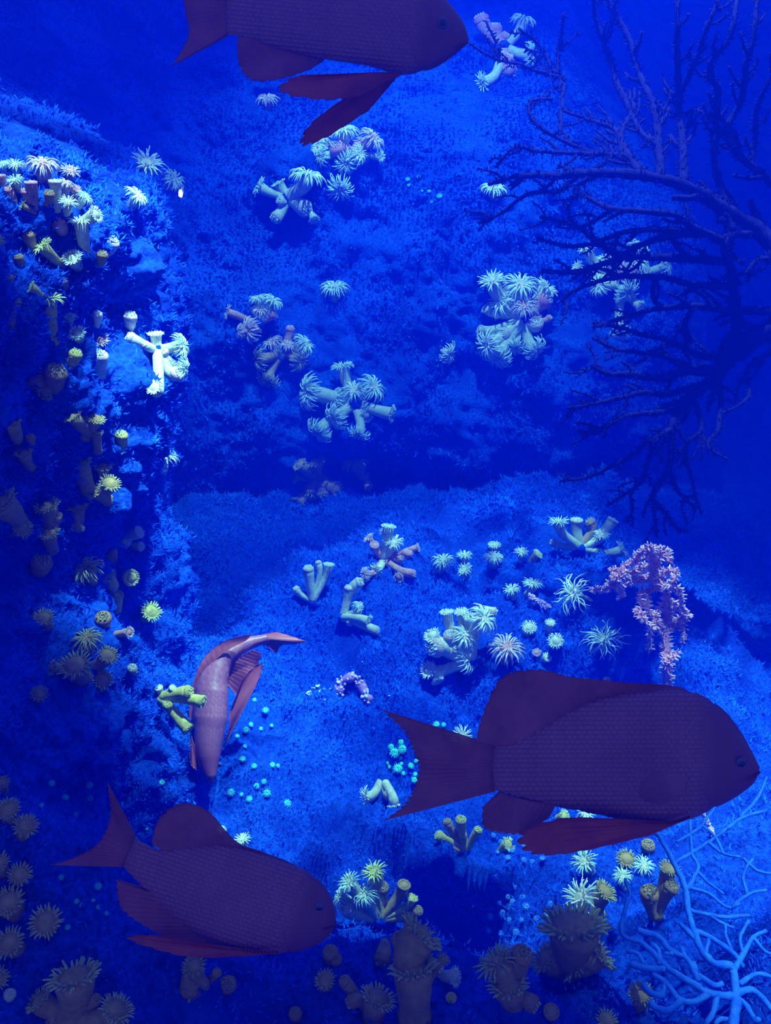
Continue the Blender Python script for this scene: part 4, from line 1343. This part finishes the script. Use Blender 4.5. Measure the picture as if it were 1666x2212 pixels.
C_.fin('dorsal_fin', [(880, -68), (780, -104), (680, -100), (590, -62), (530, -30)], [(860, -120), (760, -160), (650, -165), (560, -150), (500, -80)], 18)
C_.eye(957, 50, 12, .028)
C_.mouth([(1010, 92), (998, 100), (984, 102)], 3, .012)

# the fish swimming head down, seen along its back
TD = 1.30
D4 = Fish('slim magenta fish diving head down past yellow coral tubes', TD, SKIN)
sp = smooth_line([(458, 1692), (452, 1660), (450, 1615), (454, 1560), (456, 1510), (462, 1466), (484, 1424), (528, 1394), (580, 1378)], 110)
hw = np.interp(np.linspace(0, 1, 110), [0, .06, .2, .4, .55, .7, .82, 1], [2, 13, 26, 37, 36, 27, 17, 9])
tg = np.gradient(sp, axis=0)
tg /= np.linalg.norm(tg, axis=1)[:, None]
nn = np.stack([tg[:, 1], -tg[:, 0]], -1)
D4.start(sp[50])
D4.body(sp, nn, hw, hw * TD / FPX * 1.2, tarr=np.linspace(-.03, .05, 110), na=56, pitch=9, amp=.0006, gill=0.0)
D4.fin('tail_fin', [(562, 1372), (566, 1380), (570, 1390)], [(598, 1364), (662, 1386), (612, 1394), (598, 1412)], 10, dt=.05, dte=.02)
D4.fin('dorsal_fin', [(424, 1560), (428, 1500), (446, 1450), (484, 1410), (532, 1384)], [(408, 1590), (412, 1500), (436, 1428), (482, 1386), (548, 1368)], 16, dt=.01)
D4.fin('anal_fin', [(486, 1470), (492, 1446), (512, 1424), (545, 1404)], [(516, 1508), (540, 1466), (556, 1440), (566, 1412)], 12, dt=.03)
D4.fin('pelvic_fin', [(494, 1580), (496, 1560), (496, 1540)], [(478, 1626), (520, 1545), (562, 1462), (566, 1430), (530, 1460), (505, 1515)], 12, dt=.005, ripple=.006)
D4.fin('pectoral_fin', [(420, 1610), (416, 1600), (414, 1590)], [(428, 1668), (412, 1650), (408, 1610)], 7, dt=-.02)
D4.eye(474, 1652, 6, .012)

# ------------------------------------------------------------------ a small bright dot on the rock, built as a glowing ball
loc, t, n = hit(389, 417)
lm = bpy.data.materials.new('dot_glow')
lm.use_nodes = True
em = lm.node_tree.nodes.new('ShaderNodeEmission')
em.inputs[0].default_value = (1, .86, .70, 1)
em.inputs[1].default_value = 5.0
lm.node_tree.links.new(em.outputs[0], lm.node_tree.nodes['Material Output'].inputs['Surface'])
lp = thing('bright_dot', loc, 'tiny glowing white dot on rock under the open polyps', 'lamp')
mb = MB()
k = t / FPX
mb.ball(n * 0.004, 6.0 * k, 8, 12, (.8, .8, 1.35))
mb.build('dot_ball', lm, lp)
mb = MB()
mb.tube([-n * .012, n * .002], [7.0 * k, 6.2 * k], 12)
mb.build('dot_base', noisy('dark_base', (.02, .02, .05), (.05, .05, .09), 20), lp)

# ------------------------------------------------------------------ the water: blue, slightly cloudy
mw = bpy.data.materials.new('sea_water')
mw.use_nodes = True
nt = mw.node_tree
for n in list(nt.nodes):
    nt.nodes.remove(n)
out = nt.nodes.new('ShaderNodeOutputMaterial')
sc_ = nt.nodes.new('ShaderNodeVolumeScatter')
sc_.inputs['Color'].default_value = (0.001, 0.030, 1.0, 1)
sc_.inputs['Density'].default_value = 0.34
sc_.inputs['Anisotropy'].default_value = 0.2
ab = nt.nodes.new('ShaderNodeVolumeAbsorption')
ab.inputs['Color'].default_value = (0.20, 0.72, 1.0, 1)
ab.inputs['Density'].default_value = 0.34
ad = nt.nodes.new('ShaderNodeAddShader')
nt.links.new(sc_.outputs[0], ad.inputs[0])
nt.links.new(ab.outputs[0], ad.inputs[1])
nt.links.new(ad.outputs[0], out.inputs['Volume'])
x0, x1, y0, y1, z0, z1 = -2.4, 3.4, -0.8, 5.2, -0.6, 2.36
Vb = [(x0, y0, z0), (x1, y0, z0), (x1, y1, z0), (x0, y1, z0), (x0, y0, z1), (x1, y0, z1), (x1, y1, z1), (x0, y1, z1)]
Fb = [(0, 3, 2, 1), (4, 5, 6, 7), (0, 1, 5, 4), (1, 2, 6, 5), (2, 3, 7, 6), (3, 0, 4, 7)]
water = link('water', np_mesh('water', Vb, np.array(Fb), mw, False))
water['kind'] = 'stuff'
tag(water, 'hazy deep blue sea water filling the whole aquarium tank', 'water')
